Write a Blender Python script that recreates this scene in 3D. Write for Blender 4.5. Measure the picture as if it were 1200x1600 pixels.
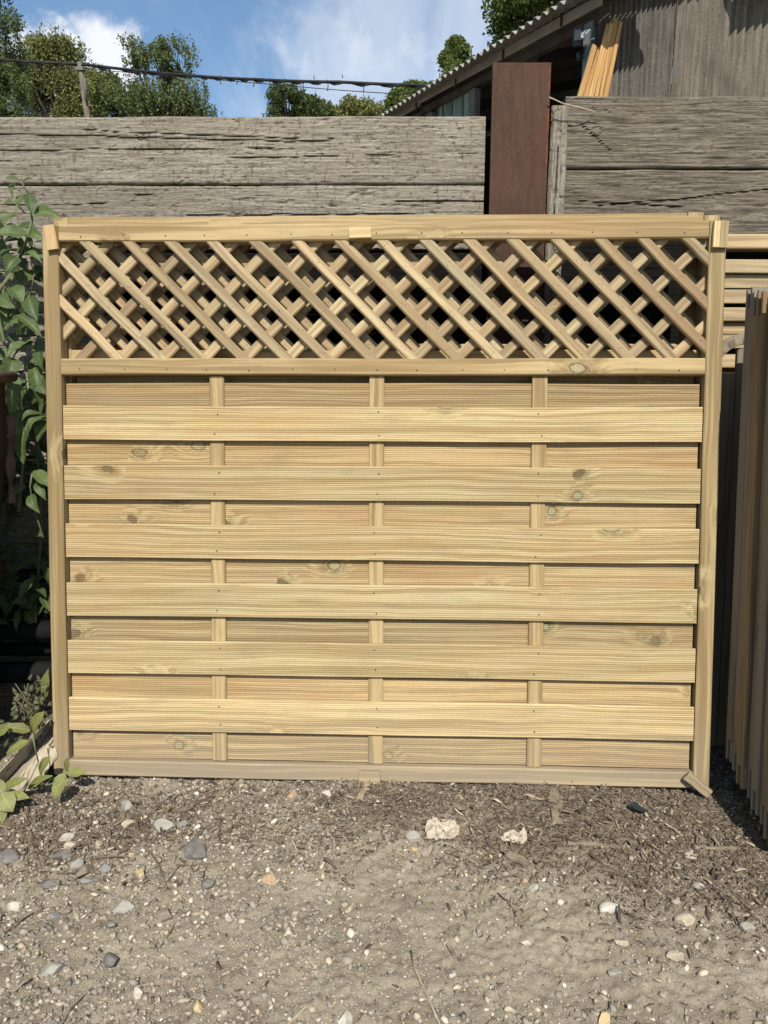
import bpy, math, random
import numpy as np
from math import sin, cos, radians as R_, pi
from mathutils import Vector, Matrix

for o in list(bpy.data.objects): bpy.data.objects.remove(o)
S = bpy.context.scene
COL = S.collection

# ------------------------------------------------------------------ camera
CAM_H, PITCH = 1.13, R_(11)
cd = bpy.data.cameras.new('camera'); cam = bpy.data.objects.new('camera', cd); COL.objects.link(cam)
cam.location = (0, 0, CAM_H); cam.rotation_euler = (pi/2 - PITCH, 0, 0)
cd.sensor_fit = 'VERTICAL'; cd.sensor_height = 24; cd.lens = 18; cd.clip_start = .05; cd.clip_end = 3000
S.camera = cam
S.render.resolution_x, S.render.resolution_y = 768, 1024

# ------------------------------------------------------------------ sun and sky
SUN_EL, SUN_AZ = R_(45), R_(4.5)        # behind the camera, a little to its right
to_sun = Vector((sin(SUN_AZ)*cos(SUN_EL), -cos(SUN_AZ)*cos(SUN_EL), sin(SUN_EL)))
ld = bpy.data.lights.new('sun', 'SUN'); ld.energy = 4.9; ld.angle = R_(.5); ld.color = (1, .95, .86)
lo = bpy.data.objects.new('sun', ld); COL.objects.link(lo); lo.rotation_euler = to_sun.to_track_quat('Z', 'Y').to_euler(); lo.location = (0, 0, 20)
S.view_settings.view_transform = 'Standard'; S.view_settings.look = 'None'; S.view_settings.exposure = .5; S.view_settings.gamma = 1

class NT:
    """small helper around a node tree"""
    def __init__(s, nt): s.nt = nt; s.n = nt.nodes; s.l = nt.links
    def new(s, t, **kw):
        n = s.n.new(t)
        for k, v in kw.items(): setattr(n, k, v)
        return n
    def put(s, sock, v):
        if v is None: return
        if isinstance(v, bpy.types.NodeSocket): s.l.new(v, sock)
        else: sock.default_value = v
    def m(s, op, a, b=None, c=None, clamp=False):
        n = s.new('ShaderNodeMath', operation=op); n.use_clamp = clamp
        s.put(n.inputs[0], a); s.put(n.inputs[1], b); s.put(n.inputs[2], c); return n.outputs[0]
    def vm(s, op, a, b=None):
        n = s.new('ShaderNodeVectorMath', operation=op); s.put(n.inputs[0], a); s.put(n.inputs[1], b)
        return n.outputs['Value' if op in ('LENGTH', 'DOT_PRODUCT', 'DISTANCE') else 'Vector']
    def xyz(s, x, y, z):
        n = s.new('ShaderNodeCombineXYZ'); s.put(n.inputs[0], x); s.put(n.inputs[1], y); s.put(n.inputs[2], z); return n.outputs[0]
    def sep(s, v):
        n = s.new('ShaderNodeSeparateXYZ'); s.put(n.inputs[0], v); return n.outputs
    def noise(s, v, scale=1, detail=3, rough=.55, dist=0, col=False):
        n = s.new('ShaderNodeTexNoise'); s.put(n.inputs['Vector'], v); s.put(n.inputs['Scale'], scale)
        n.inputs['Detail'].default_value = detail; n.inputs['Roughness'].default_value = rough; n.inputs['Distortion'].default_value = dist
        return n.outputs['Color' if col else 'Fac']
    def ss(s, v, a, b, lo=0., hi=1.):
        n = s.new('ShaderNodeMapRange', interpolation_type='SMOOTHSTEP'); s.put(n.inputs['Value'], v)
        n.inputs['From Min'].default_value = a; n.inputs['From Max'].default_value = b
        n.inputs['To Min'].default_value = lo; n.inputs['To Max'].default_value = hi; return n.outputs[0]
    def mix(s, f, a, b, mode='MIX'):
        n = s.new('ShaderNodeMix', data_type='RGBA', blend_type=mode)
        s.put(n.inputs[0], f)
        for i, v in ((6, a), (7, b)):
            if isinstance(v, tuple) and len(v) == 3: v = v + (1,)
            s.put(n.inputs[i], v)
        return n.outputs[2]
    def attr(s, name, out='Vector'):
        n = s.new('ShaderNodeAttribute', attribute_name=name); return n.outputs[out]
    def bump(s, h, strength=.5, dist=.002):
        n = s.new('ShaderNodeBump'); s.put(n.inputs['Height'], h); n.inputs['Strength'].default_value = strength
        n.inputs['Distance'].default_value = dist; return n.outputs[0]

w = bpy.data.worlds.new('World'); S.world = w; w.use_nodes = True
t = NT(w.node_tree); t.n.clear()
sky = t.new('ShaderNodeTexSky', sky_type='NISHITA'); sky.sun_disc = False; sky.sun_elevation = SUN_EL
sky.sun_rotation = pi - SUN_AZ; sky.air_density = 1.0; sky.dust_density = 1.2; sky.ozone_density = 2.2
g = t.new('ShaderNodeTexCoord').outputs['Generated']
gx, gy, gz = t.sep(g)
inv = t.m('DIVIDE', 1, t.m('MAXIMUM', gz, .04))
fl = t.xyz(t.m('MULTIPLY', gx, inv), t.m('MULTIPLY', gy, inv), 0)
n1 = t.noise(fl, .8, 8, .58, .3)
def blob(dx, dy, dz, r0, r1):
    v = Vector((dx, dy, dz)).normalized()
    return t.ss(t.vm('DISTANCE', g, tuple(v)), r1, r0)
def dirpx(px, py):
    return Vector(((px-600)/1200, cos(PITCH)-(py-800)/1200*sin(PITCH), -sin(PITCH)-(py-800)/1200*cos(PITCH)))
n2 = t.noise(g, 19, 7, .6, .2)
n3 = t.noise(g, 4.5, 6, .6, .5)
c1 = t.m('MULTIPLY', blob(*dirpx(600, 10), .10, .36), t.ss(n3, .38, .68))
c2 = t.ss(t.m('ADD', blob(*dirpx(170, 92), .0, .085), t.m('MULTIPLY', t.m('SUBTRACT', n2, .5), 1.7)), .30, .88)
c2 = t.m('MULTIPLY', c2, blob(*dirpx(170, 92), .06, .10))
c2b = t.ss(t.m('ADD', blob(*dirpx(72, 105), .0, .075), t.m('MULTIPLY', t.m('SUBTRACT', n2, .5), 1.7)), .30, .90)
c2b = t.m('MULTIPLY', c2b, blob(*dirpx(72, 105), .05, .09))
c3 = t.m('MULTIPLY', blob(*dirpx(570, 65), .05, .2), t.ss(n2, .45, .72))
c4 = t.m('MULTIPLY', t.ss(gz, .5, .12), t.ss(n3, .55, .9))
cl = t.m('ADD', t.m('MULTIPLY', c1, .62), t.m('MULTIPLY', t.m('ADD', c2, c2b), .9))
cl = t.m('ADD', cl, t.m('MULTIPLY', c3, .28)); cl = t.m('ADD', cl, t.m('MULTIPLY', c4, .35)); 
cl = t.m('MINIMUM', cl, .92)
cloudcol = t.mix(t.ss(n3, .45, .8), (8.4, 8.6, 9.0), (5.0, 5.8, 7.2))
skyc = t.mix(cl, t.mix(1, sky.outputs[0], (1.08, 1.2, 1.22), 'MULTIPLY'), cloudcol)
bg = t.new('ShaderNodeBackground'); t.put(bg.inputs[0], skyc); bg.inputs[1].default_value = .085
wo = t.new('ShaderNodeOutputWorld'); t.l.new(bg.outputs[0], wo.inputs[0])

# ------------------------------------------------------------------ places: a viewing ray met with a real plane
def ray(px, py): return dirpx(px, py)
EYE = Vector((0, 0, CAM_H))
def atY(px, py, Y):
    d = ray(px, py); return EYE + d*(Y/d.y)
def gp(px, py, z=0.):
    d = ray(px, py); return EYE + d*((z-CAM_H)/d.z)
def atPl(px, py, o, n):
    d = ray(px, py); return EYE + d*((o-EYE).dot(n)/d.dot(n))

# ------------------------------------------------------------------ numpy noise
def vnoise(x, y, seed=0):
    rs = np.random.RandomState(seed); T = rs.rand(256, 256)
    xi = np.floor(x).astype(int); yi = np.floor(y).astype(int); fx = x-xi; fy = y-yi
    fx = fx*fx*(3-2*fx); fy = fy*fy*(3-2*fy)
    a = T[xi & 255, yi & 255]; b = T[(xi+1) & 255, yi & 255]; c = T[xi & 255, (yi+1) & 255]; d = T[(xi+1) & 255, (yi+1) & 255]
    return (a*(1-fx)+b*fx)*(1-fy)+(c*(1-fx)+d*fx)*fy
def fbm(x, y, seed=0, oct=4, g=.5):
    s = 0; a = 1; tot = 0
    for i in range(oct):
        s = s + a*vnoise(x*2**i+i*17.3, y*2**i+i*9.1, seed+i); tot += a; a *= g
    return s/tot

# ------------------------------------------------------------------ mesh building
class MB:
    def __init__(s): s.v = []; s.f = []; s.wc = []; s.tone = []; s.mi = []; s.smooth = []
    def add(s, vs, fs, wc=None, tone=.5, mi=0, smooth=False):
        o = len(s.v); s.v += [tuple(p) for p in vs]
        s.wc += [tuple(p) for p in (wc if wc is not None else vs)]
        s.tone += (list(tone) if hasattr(tone, '__len__') else [tone]*len(vs))
        for f in fs: s.f.append(tuple(i+o for i in f)); s.mi.append(mi); s.smooth.append(smooth)
    def build(s, name, mats, parent=None, M=None):
        me = bpy.data.meshes.new(name); me.from_pydata(s.v, [], s.f)
        if not isinstance(mats, (list, tuple)): mats = [mats]
        for m in mats: me.materials.append(m)
        a = me.attributes.new('wc', 'FLOAT_VECTOR', 'POINT'); a.data.foreach_set('vector', np.array(s.wc, dtype=np.float32).ravel())
        a = me.attributes.new('tone', 'FLOAT', 'POINT'); a.data.foreach_set('value', np.array(s.tone, dtype=np.float32))
        me.polygons.foreach_set('material_index', s.mi); me.polygons.foreach_set('use_smooth', s.smooth)
        if M is not None: me.transform(M)
        me.update()
        o = bpy.data.objects.new(name, me); COL.objects.link(o)
        if parent is not None: o.parent = parent
        return o

RND = random.Random(7)
def seedv(): return (RND.uniform(0, 60), RND.uniform(0, 60), RND.uniform(0, 60))

def bar(mb, p0, p1, W, D, up=(0, 0, 1), bev=.003, n=1, tone=None, mi=0, wob=0., bow=0., taper=1., off=None, cut0=0., cut1=0.):
    """a sawn timber from p0 to p1; W across 'up' direction, D the other way, eased edges"""
    p0 = Vector(p0); p1 = Vector(p1); a = (p1-p0); L = a.length; a.normalize()
    up = Vector(up); up = (up-a*up.dot(a)).normalized(); sd = a.cross(up)
    so = off or seedv(); tn = RND.uniform(.25, .75) if tone is None else tone
    w2, d2 = W/2, D/2
    prof = [(-w2+bev, -d2), (w2-bev, -d2), (w2, -d2+bev), (w2, d2-bev), (w2-bev, d2), (-w2+bev, d2), (-w2, d2-bev), (-w2, -d2+bev)]
    k = len(prof); vs = []; wc = []; ph = RND.uniform(0, 6)
    for i in range(n+1):
        u = i/n
        b = bow*(1-(2*u-1)**2); sc = 1+(taper-1)*u
        for (x, y) in prof:
            wx = wob*sin(u*9+ph)+wob*.5*sin(u*23+ph*2)
            al = L*u
            if i == 0: al += cut0*x
            if i == n: al += cut1*x
            vs.append(p0+a*al+up*(x*sc+b+wx)+sd*(y*sc)); wc.append((al+so[0], x+so[1], y+so[2]))
    fs = []
    for i in range(n):
        for j in range(k):
            j2 = (j+1) % k; fs.append((i*k+j, i*k+j2, (i+1)*k+j2, (i+1)*k+j))
    fs.append(tuple(range(k-1, -1, -1))); fs.append(tuple(n*k+j for j in range(k)))
    mb.add(vs, fs, wc, tn, mi)

def box(mb, lo, hi, mi=0, tone=.5, bev=.002):
    lo = Vector(lo); hi = Vector(hi); c = (lo+hi)/2; s = hi-lo
    bar(mb, (lo.x, c.y, c.z), (hi.x, c.y, c.z), s.z, s.y, (0, 0, 1), bev, tone=tone, mi=mi)

def tube(mb, pts, rad, n=8, mi=0, tone=.5, cap=True, smooth=True):
    pts = [Vector(p) for p in pts]; m = len(pts)
    if not hasattr(rad, '__len__'): rad = [rad]*m
    vs = []; wc = []; L = 0; ref = Vector((.13, .37, .92)); so = seedv()
    for i, p in enumerate(pts):
        d = (pts[min(i+1, m-1)]-pts[max(i-1, 0)]).normalized()
        if abs(d.dot(ref)) > .95: ref = Vector((1, 0, 0))
        u = d.cross(ref).normalized(); v = d.cross(u)
        if i: L += (p-pts[i-1]).length
        for j in range(n):
            an = 2*pi*j/n
            vs.append(p+(u*cos(an)+v*sin(an))*rad[i]); wc.append((L+so[0], an*rad[i]+so[1], so[2]))
    fs = [(i*n+j, i*n+(j+1) % n, (i+1)*n+(j+1) % n, (i+1)*n+j) for i in range(m-1) for j in range(n)]
    if cap: fs += [tuple(range(n-1, -1, -1)), tuple((m-1)*n+j for j in range(n))]
    mb.add(vs, fs, wc, tone, mi, smooth)

def tag(o, label=None, cat=None, group=None, kind=None):
    for k, v in (('label', label), ('category', cat), ('group', group), ('kind', kind)):
        if v: o[k] = v
    return o
def thing(name, label, cat, loc=(0, 0, 0), group=None, rot=(0, 0, 0)):
    o = bpy.data.objects.new(name, None); COL.objects.link(o); o.location = loc; o.rotation_euler = rot; o.empty_display_size = .1
    return tag(o, label, cat, group)

# ------------------------------------------------------------------ materials
def mat(name):
    m = bpy.data.materials.new(name); m.use_nodes = True; t = NT(m.node_tree); t.n.clear()
    o = t.new('ShaderNodeOutputMaterial'); b = t.new('ShaderNodeBsdfPrincipled'); t.l.new(b.outputs[0], o.inputs[0])
    b.inputs['Specular IOR Level'].default_value = .3
    t.b = b; t.o = o
    return m, t
KA = .72          # all base colours are written for exposure 0; the photograph is exposed half a stop brighter
def fin(t, col, rough=.8, normal=None, metal=0, spec=None):
    t.put(t.b.inputs['Base Color'], t.mix(1, col, (KA, KA, KA), 'MULTIPLY')); t.put(t.b.inputs['Roughness'], rough)
    if normal is not None: t.put(t.b.inputs['Normal'], normal)
    t.b.inputs['Metallic'].default_value = metal
    if spec is not None: t.b.inputs['Specular IOR Level'].default_value = spec

def treated(name, lightc=(.60, .46, .225), darkc=(.40, .275, .115), green=.55, knots=.6, dirt=.35, grain=60, knotscale=(7, 9.5), grey=0., fib=1.):
    """pressure treated softwood"""
    m, t = mat(name)
    x, y, z = t.sep(t.attr('wc')); tone = t.attr('tone', 'Fac')
    vz = t.m('ADD', y, t.m('MULTIPLY', z, .8))
    wx = t.m('ADD', x, t.m('MULTIPLY', t.noise(t.xyz(x, y, z), 6, 1), .12))
    kw = t.m('MULTIPLY', t.m('SUBTRACT', t.noise(t.xyz(t.m('MULTIPLY', x, 26), t.m('MULTIPLY', vz, 38), 0), 1, 4, .65), .5), .16)
    kv = t.xyz(t.m('ADD', kw, t.m('MULTIPLY', wx, knotscale[0])), t.m('SUBTRACT', t.m('MULTIPLY', vz, knotscale[1]), kw), 0)
    vo = t.new('ShaderNodeTexVoronoi', voronoi_dimensions='2D'); t.put(vo.inputs['Vector'], kv); vo.inputs['Scale'].default_value = 1; vo.inputs['Randomness'].default_value = .9
    d = vo.outputs['Distance']; cr, cg, cb = t.sep(vo.outputs['Color'])
    keep = t.m('LESS_THAN', cr, knots)
    halo = t.m('MULTIPLY', t.ss(d, .50, .04), keep)
    knot = t.m('MULTIPLY', t.ss(d, .105, .085), keep)
    rim = t.m('MULTIPLY', t.m('MULTIPLY', t.ss(d, .135, .115), t.ss(d, .085, .10)), keep)
    ring = t.m('MULTIPLY', t.m('SINE', t.m('MULTIPLY', d, 48)), halo)
    yy = t.m('ADD', y, t.m('MULTIPLY', halo, .022)); zz = t.m('ADD', z, t.m('MULTIPLY', halo, .02))
    wave = t.noise(t.xyz(t.m('MULTIPLY', x, 1.8), t.m('MULTIPLY', y, 9), t.m('MULTIPLY', z, 9)), 1, 2)
    yy = t.m('ADD', yy, t.m('MULTIPLY', wave, .045))
    gn = t.noise(t.xyz(t.m('MULTIPLY', x, .9), t.m('MULTIPLY', yy, grain*1.6), t.m('MULTIPLY', zz, grain*1.6)), 1, 3, .6)
    fn = t.noise(t.xyz(t.m('MULTIPLY', x, 14), t.m('MULTIPLY', yy, grain*12), t.m('MULTIPLY', zz, grain*12)), 1, 2, .6)
    lf = t.noise(t.xyz(t.m('MULTIPLY', x, 2.2), t.m('MULTIPLY', y, 6), z), 1, 3)
    g1 = t.ss(gn, .38, .62)
    col = t.mix(g1, lightc, darkc)
    col = t.mix(t.m('MULTIPLY', t.ss(lf, .45, .75), .45), col, (darkc[0]*1.25, darkc[1]*.98, darkc[2]*.95))
    col = t.mix(t.m('MULTIPLY', t.ss(fn, .48, .85), .35*fib), col, (darkc[0]*.6, darkc[1]*.55, darkc[2]*.5))
    col = t.mix(t.m('MULTIPLY', t.ss(ring, .1, .9), .24), col, (darkc[0]*.75, darkc[1]*.62, darkc[2]*.5))
    # brown flares beside knots, pale green copper salts on them
    fl = t.m('MULTIPLY', t.ss(d, .30, .14), keep)
    col = t.mix(t.m('MULTIPLY', fl, .45), col, (darkc[0]*.82, darkc[1]*.66, darkc[2]*.55))
    gm = t.m('MULTIPLY', t.m('MULTIPLY', t.ss(t.noise(t.xyz(t.m('MULTIPLY', x, 60), t.m('MULTIPLY', y, 90), z), 1, 3), .46, .58), t.ss(d, .40, .10)), keep)
    col = t.mix(t.m('MULTIPLY', gm, green), col, (.42, .47, .27))
    gl = t.ss(t.noise(t.xyz(t.m('MULTIPLY', x, 3.5), t.m('MULTIPLY', y, 28), t.m('MULTIPLY', z, 20)), 1, 3), .56, .74)
    col = t.mix(t.m('MULTIPLY', gl, green*.5), col, (.47, .44, .20))
    kc = t.mix(t.ss(cg, .3, .6), (.13, .075, .035), (.40, .37, .21))
    kc = t.mix(t.m('MULTIPLY', t.ss(t.m('SINE', t.m('MULTIPLY', d, 190)), .2, .8), .5), kc, (.16, .10, .05))
    col = t.mix(t.m('MULTIPLY', knot, .8), col, kc)
    col = t.mix(t.m('MULTIPLY', rim, .7), col, (darkc[0]*.35, darkc[1]*.28, darkc[2]*.25))
    # overall tone per piece
    tf = t.m('ADD', t.m('MULTIPLY', tone, .5), .75)
    tb = t.m('ADD', tf, t.m('MULTIPLY', t.m('SUBTRACT', t.m('FRACT', t.m('MULTIPLY', tone, 37)), .5), -.16))
    col = t.mix(1, col, t.xyz(tf, t.m('MULTIPLY_ADD', tf, .5, t.m('MULTIPLY', tb, .5)), tb), 'MULTIPLY')
    sk_ = t.noise(t.xyz(t.m('MULTIPLY', x, 1.1), t.m('MULTIPLY', yy, 24), t.m('MULTIPLY', z, 24)), 1, 3, .6)
    col = t.mix(t.m('MULTIPLY', t.ss(sk_, .50, .68), .22), col, (darkc[0]*.95, darkc[1]*.84, darkc[2]*.75))
    dn = t.noise(t.xyz(t.m('MULTIPLY', x, 7), t.m('MULTIPLY', y, 20), t.m('MULTIPLY', z, 20)), 1, 5, .7)
    col = t.mix(t.m('MULTIPLY', t.ss(dn, .5, .75), dirt), col, (.24, .185, .115))
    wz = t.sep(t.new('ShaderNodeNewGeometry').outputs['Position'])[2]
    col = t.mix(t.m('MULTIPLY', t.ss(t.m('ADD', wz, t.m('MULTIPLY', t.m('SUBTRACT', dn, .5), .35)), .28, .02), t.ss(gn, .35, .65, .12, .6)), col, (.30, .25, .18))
    if grey: col = t.mix(t.m('MULTIPLY', t.ss(lf, .3, .6), grey), col, (.33, .30, .25))
    h = t.m('ADD', t.m('MULTIPLY', gn, .6), t.m('MULTIPLY', fn, .5))
    fin(t, col, .72, t.bump(h, .55, .0012), spec=.25)
    return m

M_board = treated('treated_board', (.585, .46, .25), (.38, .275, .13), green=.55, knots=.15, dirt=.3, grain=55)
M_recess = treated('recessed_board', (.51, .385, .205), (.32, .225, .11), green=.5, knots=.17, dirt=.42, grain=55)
M_frame = treated('frame_timber', (.47, .36, .19), (.25, .18, .082), green=.25, knots=.06, dirt=.5, grain=34, knotscale=(6, 8))
M_slat = treated('lattice_slat', (.48, .375, .215), (.29, .21, .115), green=.15, knots=.07, dirt=.45, grain=45)
M_dusty = treated('dusty_timber', (.44, .335, .20), (.28, .20, .11), green=.1, knots=.06, dirt=.5, grain=34, grey=.12)
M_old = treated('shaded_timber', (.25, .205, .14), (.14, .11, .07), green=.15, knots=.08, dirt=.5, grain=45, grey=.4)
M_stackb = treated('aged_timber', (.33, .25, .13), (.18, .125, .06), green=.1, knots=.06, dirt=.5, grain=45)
M_block = treated('block_timber', (.60, .47, .25), (.40, .29, .14), green=.1, knots=.03, dirt=.35, grain=40)
M_lumber = treated('new_lumber', (.52, .34, .14), (.36, .20, .07), green=0, knots=.06, dirt=.2, grain=35)

def weathered(name, a=(.36, .325, .275), b=(.16, .14, .115), warm=(.30, .235, .17), dark=0., pit=1., crk=.5):
    m, t = mat(name)
    x, y, z = t.sep(t.attr('wc')); rel = t.attr('tone', 'Fac')
    wave = t.noise(t.xyz(t.m('MULTIPLY', x, 2), t.m('MULTIPLY', y, 10), z), 1, 2)
    yy = t.m('ADD', y, t.m('MULTIPLY', wave, .03))
    gn = t.noise(t.xyz(t.m('MULTIPLY', x, 7), t.m('MULTIPLY', yy, 190), t.m('MULTIPLY', z, 190)), 1, 4, .65)
    fn = t.noise(t.xyz(t.m('MULTIPLY', x, 60), t.m('MULTIPLY', yy, 420), t.m('MULTIPLY', z, 300)), 1, 3, .7)
    bl = t.noise(t.xyz(t.m('MULTIPLY', x, 4), t.m('MULTIPLY', y, 9), z), 1, 5, .6)
    cr = t.noise(t.xyz(t.m('MULTIPLY', x, 95), t.m('MULTIPLY', yy, 40), z), 1, 3, .6, .6)
    col = t.mix(t.ss(gn, .36, .62), b, a)
    col = t.mix(t.m('MULTIPLY', t.ss(bl, .42, .7), .55), col, warm)
    col = t.mix(t.ss(rel, .52, .05), col, (.05*pit, .042*pit, .034*pit))
    col = t.mix(t.m('MULTIPLY', t.ss(fn, .46, .66), .55), col, (.085*pit, .072*pit, .056*pit))
    col = t.mix(t.m('MULTIPLY', t.ss(cr, .56, .66), crk), col, (.06*pit, .05*pit, .04*pit))
    big = t.noise(t.xyz(t.m('MULTIPLY', x, 1.3), t.m('MULTIPLY', y, 3.5), z), 1, 3)
    col = t.mix(t.m('MULTIPLY', t.ss(big, .45, .72), .4+dark), col, (.10*pit, .085*pit, .068*pit))
    lc = t.m('ABSOLUTE', t.m('SUBTRACT', t.noise(t.xyz(t.m('MULTIPLY', x, 1.6), t.m('MULTIPLY', yy, 48), z), 1, 4, .55), .5))
    col = t.mix(t.m('MULTIPLY', t.ss(lc, .012, .003), .42*min(1, pit)), col, (.04*pit, .033*pit, .026*pit))
    h = t.m('ADD', t.m('MULTIPLY', gn, .5), t.m('SUBTRACT', t.m('MULTIPLY', fn, .7), t.m('MULTIPLY', t.ss(cr, .58, .7), .3)))
    fin(t, col, .95, t.bump(h, .55, .0018), spec=.1)
    return m
M_sleeper = weathered('weathered_sleeper', (.37, .335, .275), (.205, .18, .142), (.29, .24, .18))
M_shadeblack = weathered('shade_black_sleeper', (.010, .009, .008), (.005, .0045, .004), (.012, .010, .009), 0, .1, .2)  # near-black colour holds the deep shade seen through the trellis holes
M_sleeper2 = weathered('dark_weathered_sleeper', (.25, .215, .17), (.085, .07, .054), (.14, .11, .08), .22, 1., .28)

def simple(name, col, rough=.7, var=.3, scale=8, bump=.2, bscale=60, metal=0, spec=.3, col2=None):
    m, t = mat(name)
    v = t.new('ShaderNodeTexCoord').outputs['Object']
    n = t.noise(v, scale, 5, .6); n_ = t.noise(v, bscale, 3, .6)
    c2 = col2 or tuple(c*(1-var) for c in col)
    c = t.mix(t.ss(n, .35, .68), col, c2)
    c = t.mix(t.m('MULTIPLY', t.ss(n_, .5, .8), .3), c, tuple(k*.6 for k in c2))
    fin(t, c, rough, t.bump(n_, bump, .003), metal, spec)
    return m
# rusty column steel: fine vertical brush of rust
m, t = mat('rusted_steel'); v = t.new('ShaderNodeTexCoord').outputs['Object']; x, y, z = t.sep(v)
n = t.noise(t.xyz(t.m('MULTIPLY', x, 60), t.m('MULTIPLY', y, 60), t.m('MULTIPLY', z, 9)), 1, 4, .7); n_ = t.noise(v, 5, 5, .6); n3_ = t.noise(v, 160, 3, .7)
c = t.mix(t.ss(n, .35, .65), (.088, .047, .031), (.062, .034, .024)); c = t.mix(t.m('MULTIPLY', t.ss(n_, .5, .7), .5), c, (.085, .036, .022))
c = t.mix(t.m('MULTIPLY', t.ss(n3_, .54, .70), .4), c, (.14, .08, .05)); c = t.mix(t.m('MULTIPLY', t.ss(n3_, .4, .3), .4), c, (.035, .018, .014))
edge = t.ss(x, .074, .0825); c = t.mix(t.m('MULTIPLY', edge, t.ss(t.noise(v, 30, 3), .42, .6)), c, (.20, .055, .022))
fin(t, c, .85, t.bump(t.m('ADD', n3_, n), .35, .0015), 0, .2); M_rust = m
M_skip = simple('rusty_skip_steel', (.055, .030, .018), .8, .4, 9, .4, 70, 0, .2, (.022, .013, .009))
M_skiprim = simple('skip_rim_steel', (.13, .075, .045), .8, .5, 20, .4, 70)
M_darkpipe = simple('dark_pipe', (.013, .014, .015), .8, .4, 7, .2, 60, 0, .1)  # near-black base stands in for shade missing on the pile
M_canvas = simple('canvas', (.50, .43, .32), .9, .25, 10, .35, 90, col2=(.36, .30, .22))
M_wire = simple('cable_rubber', (.012, .012, .013), .6)
M_polewood = simple('pole_wood', (.20, .165, .125), .9, .4, 3, .4, 20)
M_blackpl = simple('black_plastic', (.03, .035, .042), .45)
M_white = simple('white_plastic', (.5, .5, .47), .5, .1)
M_lamp = simple('lamp_lens', (.22, .22, .22), .2, .1)
M_paper = simple('dirty_paper', (.54, .48, .38), .9, .25, 30, .4, 120, col2=(.47, .40, .30))
M_nail = simple('nail_steel', (.06, .048, .035), .6)
M_twig = simple('twig_bark', (.19, .145, .095), .9, .4, 30, .4)
M_straw = simple('dry_straw', (.50, .42, .28), .85, .3, 40, .2)
M_chunk = simple('old_wood_scrap', (.30, .24, .17), .9, .4, 30, .6, 160)
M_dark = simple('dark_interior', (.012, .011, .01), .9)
M_fascia = simple('sunlit_fascia', (.42, .42, .40), .8, .3, 3, .3, 40)  # pale base stands in for sunlight that the roof overhang blocks
M_steelgrey = simple('barn_frame', (.17, .17, .165), .8, .4, 3, .3, 40)
M_teal = simple('teal_painted_post', (.17, .25, .235), .7, .35, 5, .3, 60)
M_eave = simple('barn_beam', (.075, .062, .052), .85, .4, 4, .3)

def stone_mat(name, a, b, c3=None):
    m, t = mat(name); v = t.new('ShaderNodeTexCoord').outputs['Object']
    n = t.noise(v, 55, 6, .65); n_ = t.noise(v, 260, 4, .7)
    c = t.mix(t.ss(n, .35, .65), a, b); c = t.mix(t.m('MULTIPLY', t.ss(n_, .52, .72), .5), c, tuple(k*.55 for k in a))
    c = t.mix(t.m('MULTIPLY', t.ss(n_, .44, .34), .3), c, tuple(min(.8, k*1.5) for k in a))
    fin(t, c, .85, t.bump(n_, .5, .0012), 0, .3); return m
ST = {'grey': stone_mat('grey_stone', (.30, .28, .245), (.40, .37, .31)), 'blue': stone_mat('bluegrey_stone', (.22, .21, .195), (.31, .295, .265)),
      'dark': stone_mat('dark_stone', (.14, .132, .12), (.22, .205, .18)), 'cream': stone_mat('cream_stone', (.52, .45, .34), (.38, .32, .23)),
      'white': stone_mat('white_stone', (.60, .56, .48), (.44, .39, .31)), 'orange': stone_mat('orange_flint', (.48, .32, .18), (.40, .30, .20)),
      'yellow': stone_mat('yellow_flint', (.60, .45, .22), (.48, .38, .24)), 'brown': stone_mat('brown_stone', (.27, .22, .16), (.20, .165, .125))}

# scattered material: colour by tone attribute through a ramp
def ramp_mat(name, stops, rough=.88, bumps=.5):
    m, t = mat(name); tone = t.attr('tone', 'Fac')
    r = t.new('ShaderNodeValToRGB'); t.put(r.inputs[0], tone); e = r.color_ramp.elements
    e[0].position = stops[0][0]; e[0].color = stops[0][1]+(1,); e[1].position = stops[-1][0]; e[1].color = stops[-1][1]+(1,)
    for p, c in stops[1:-1]: q = e.new(p); q.color = c+(1,)
    n = t.noise(t.attr('wc'), 170, 4, .7)
    c = t.mix(t.m('MULTIPLY', t.ss(n, .5, .72), .4), r.outputs[0], (.12, .10, .075))
    fin(t, c, rough, t.bump(n, bumps, .0012), 0, .25); return m
M_gravel = ramp_mat('gravel_mix', [(0, (.16, .145, .125)), (.25, (.28, .255, .21)), (.55, (.38, .33, .26)), (.72, (.46, .39, .29)), (.8, (.42, .31, .21)), (.86, (.55, .47, .35)), (1, (.66, .61, .52))])
M_chips = ramp_mat('bark_chips', [(0, (.075, .055, .04)), (.4, (.16, .12, .085)), (.75, (.26, .205, .145)), (.93, (.33, .26, .18)), (1, (.52, .44, .31))])

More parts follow.
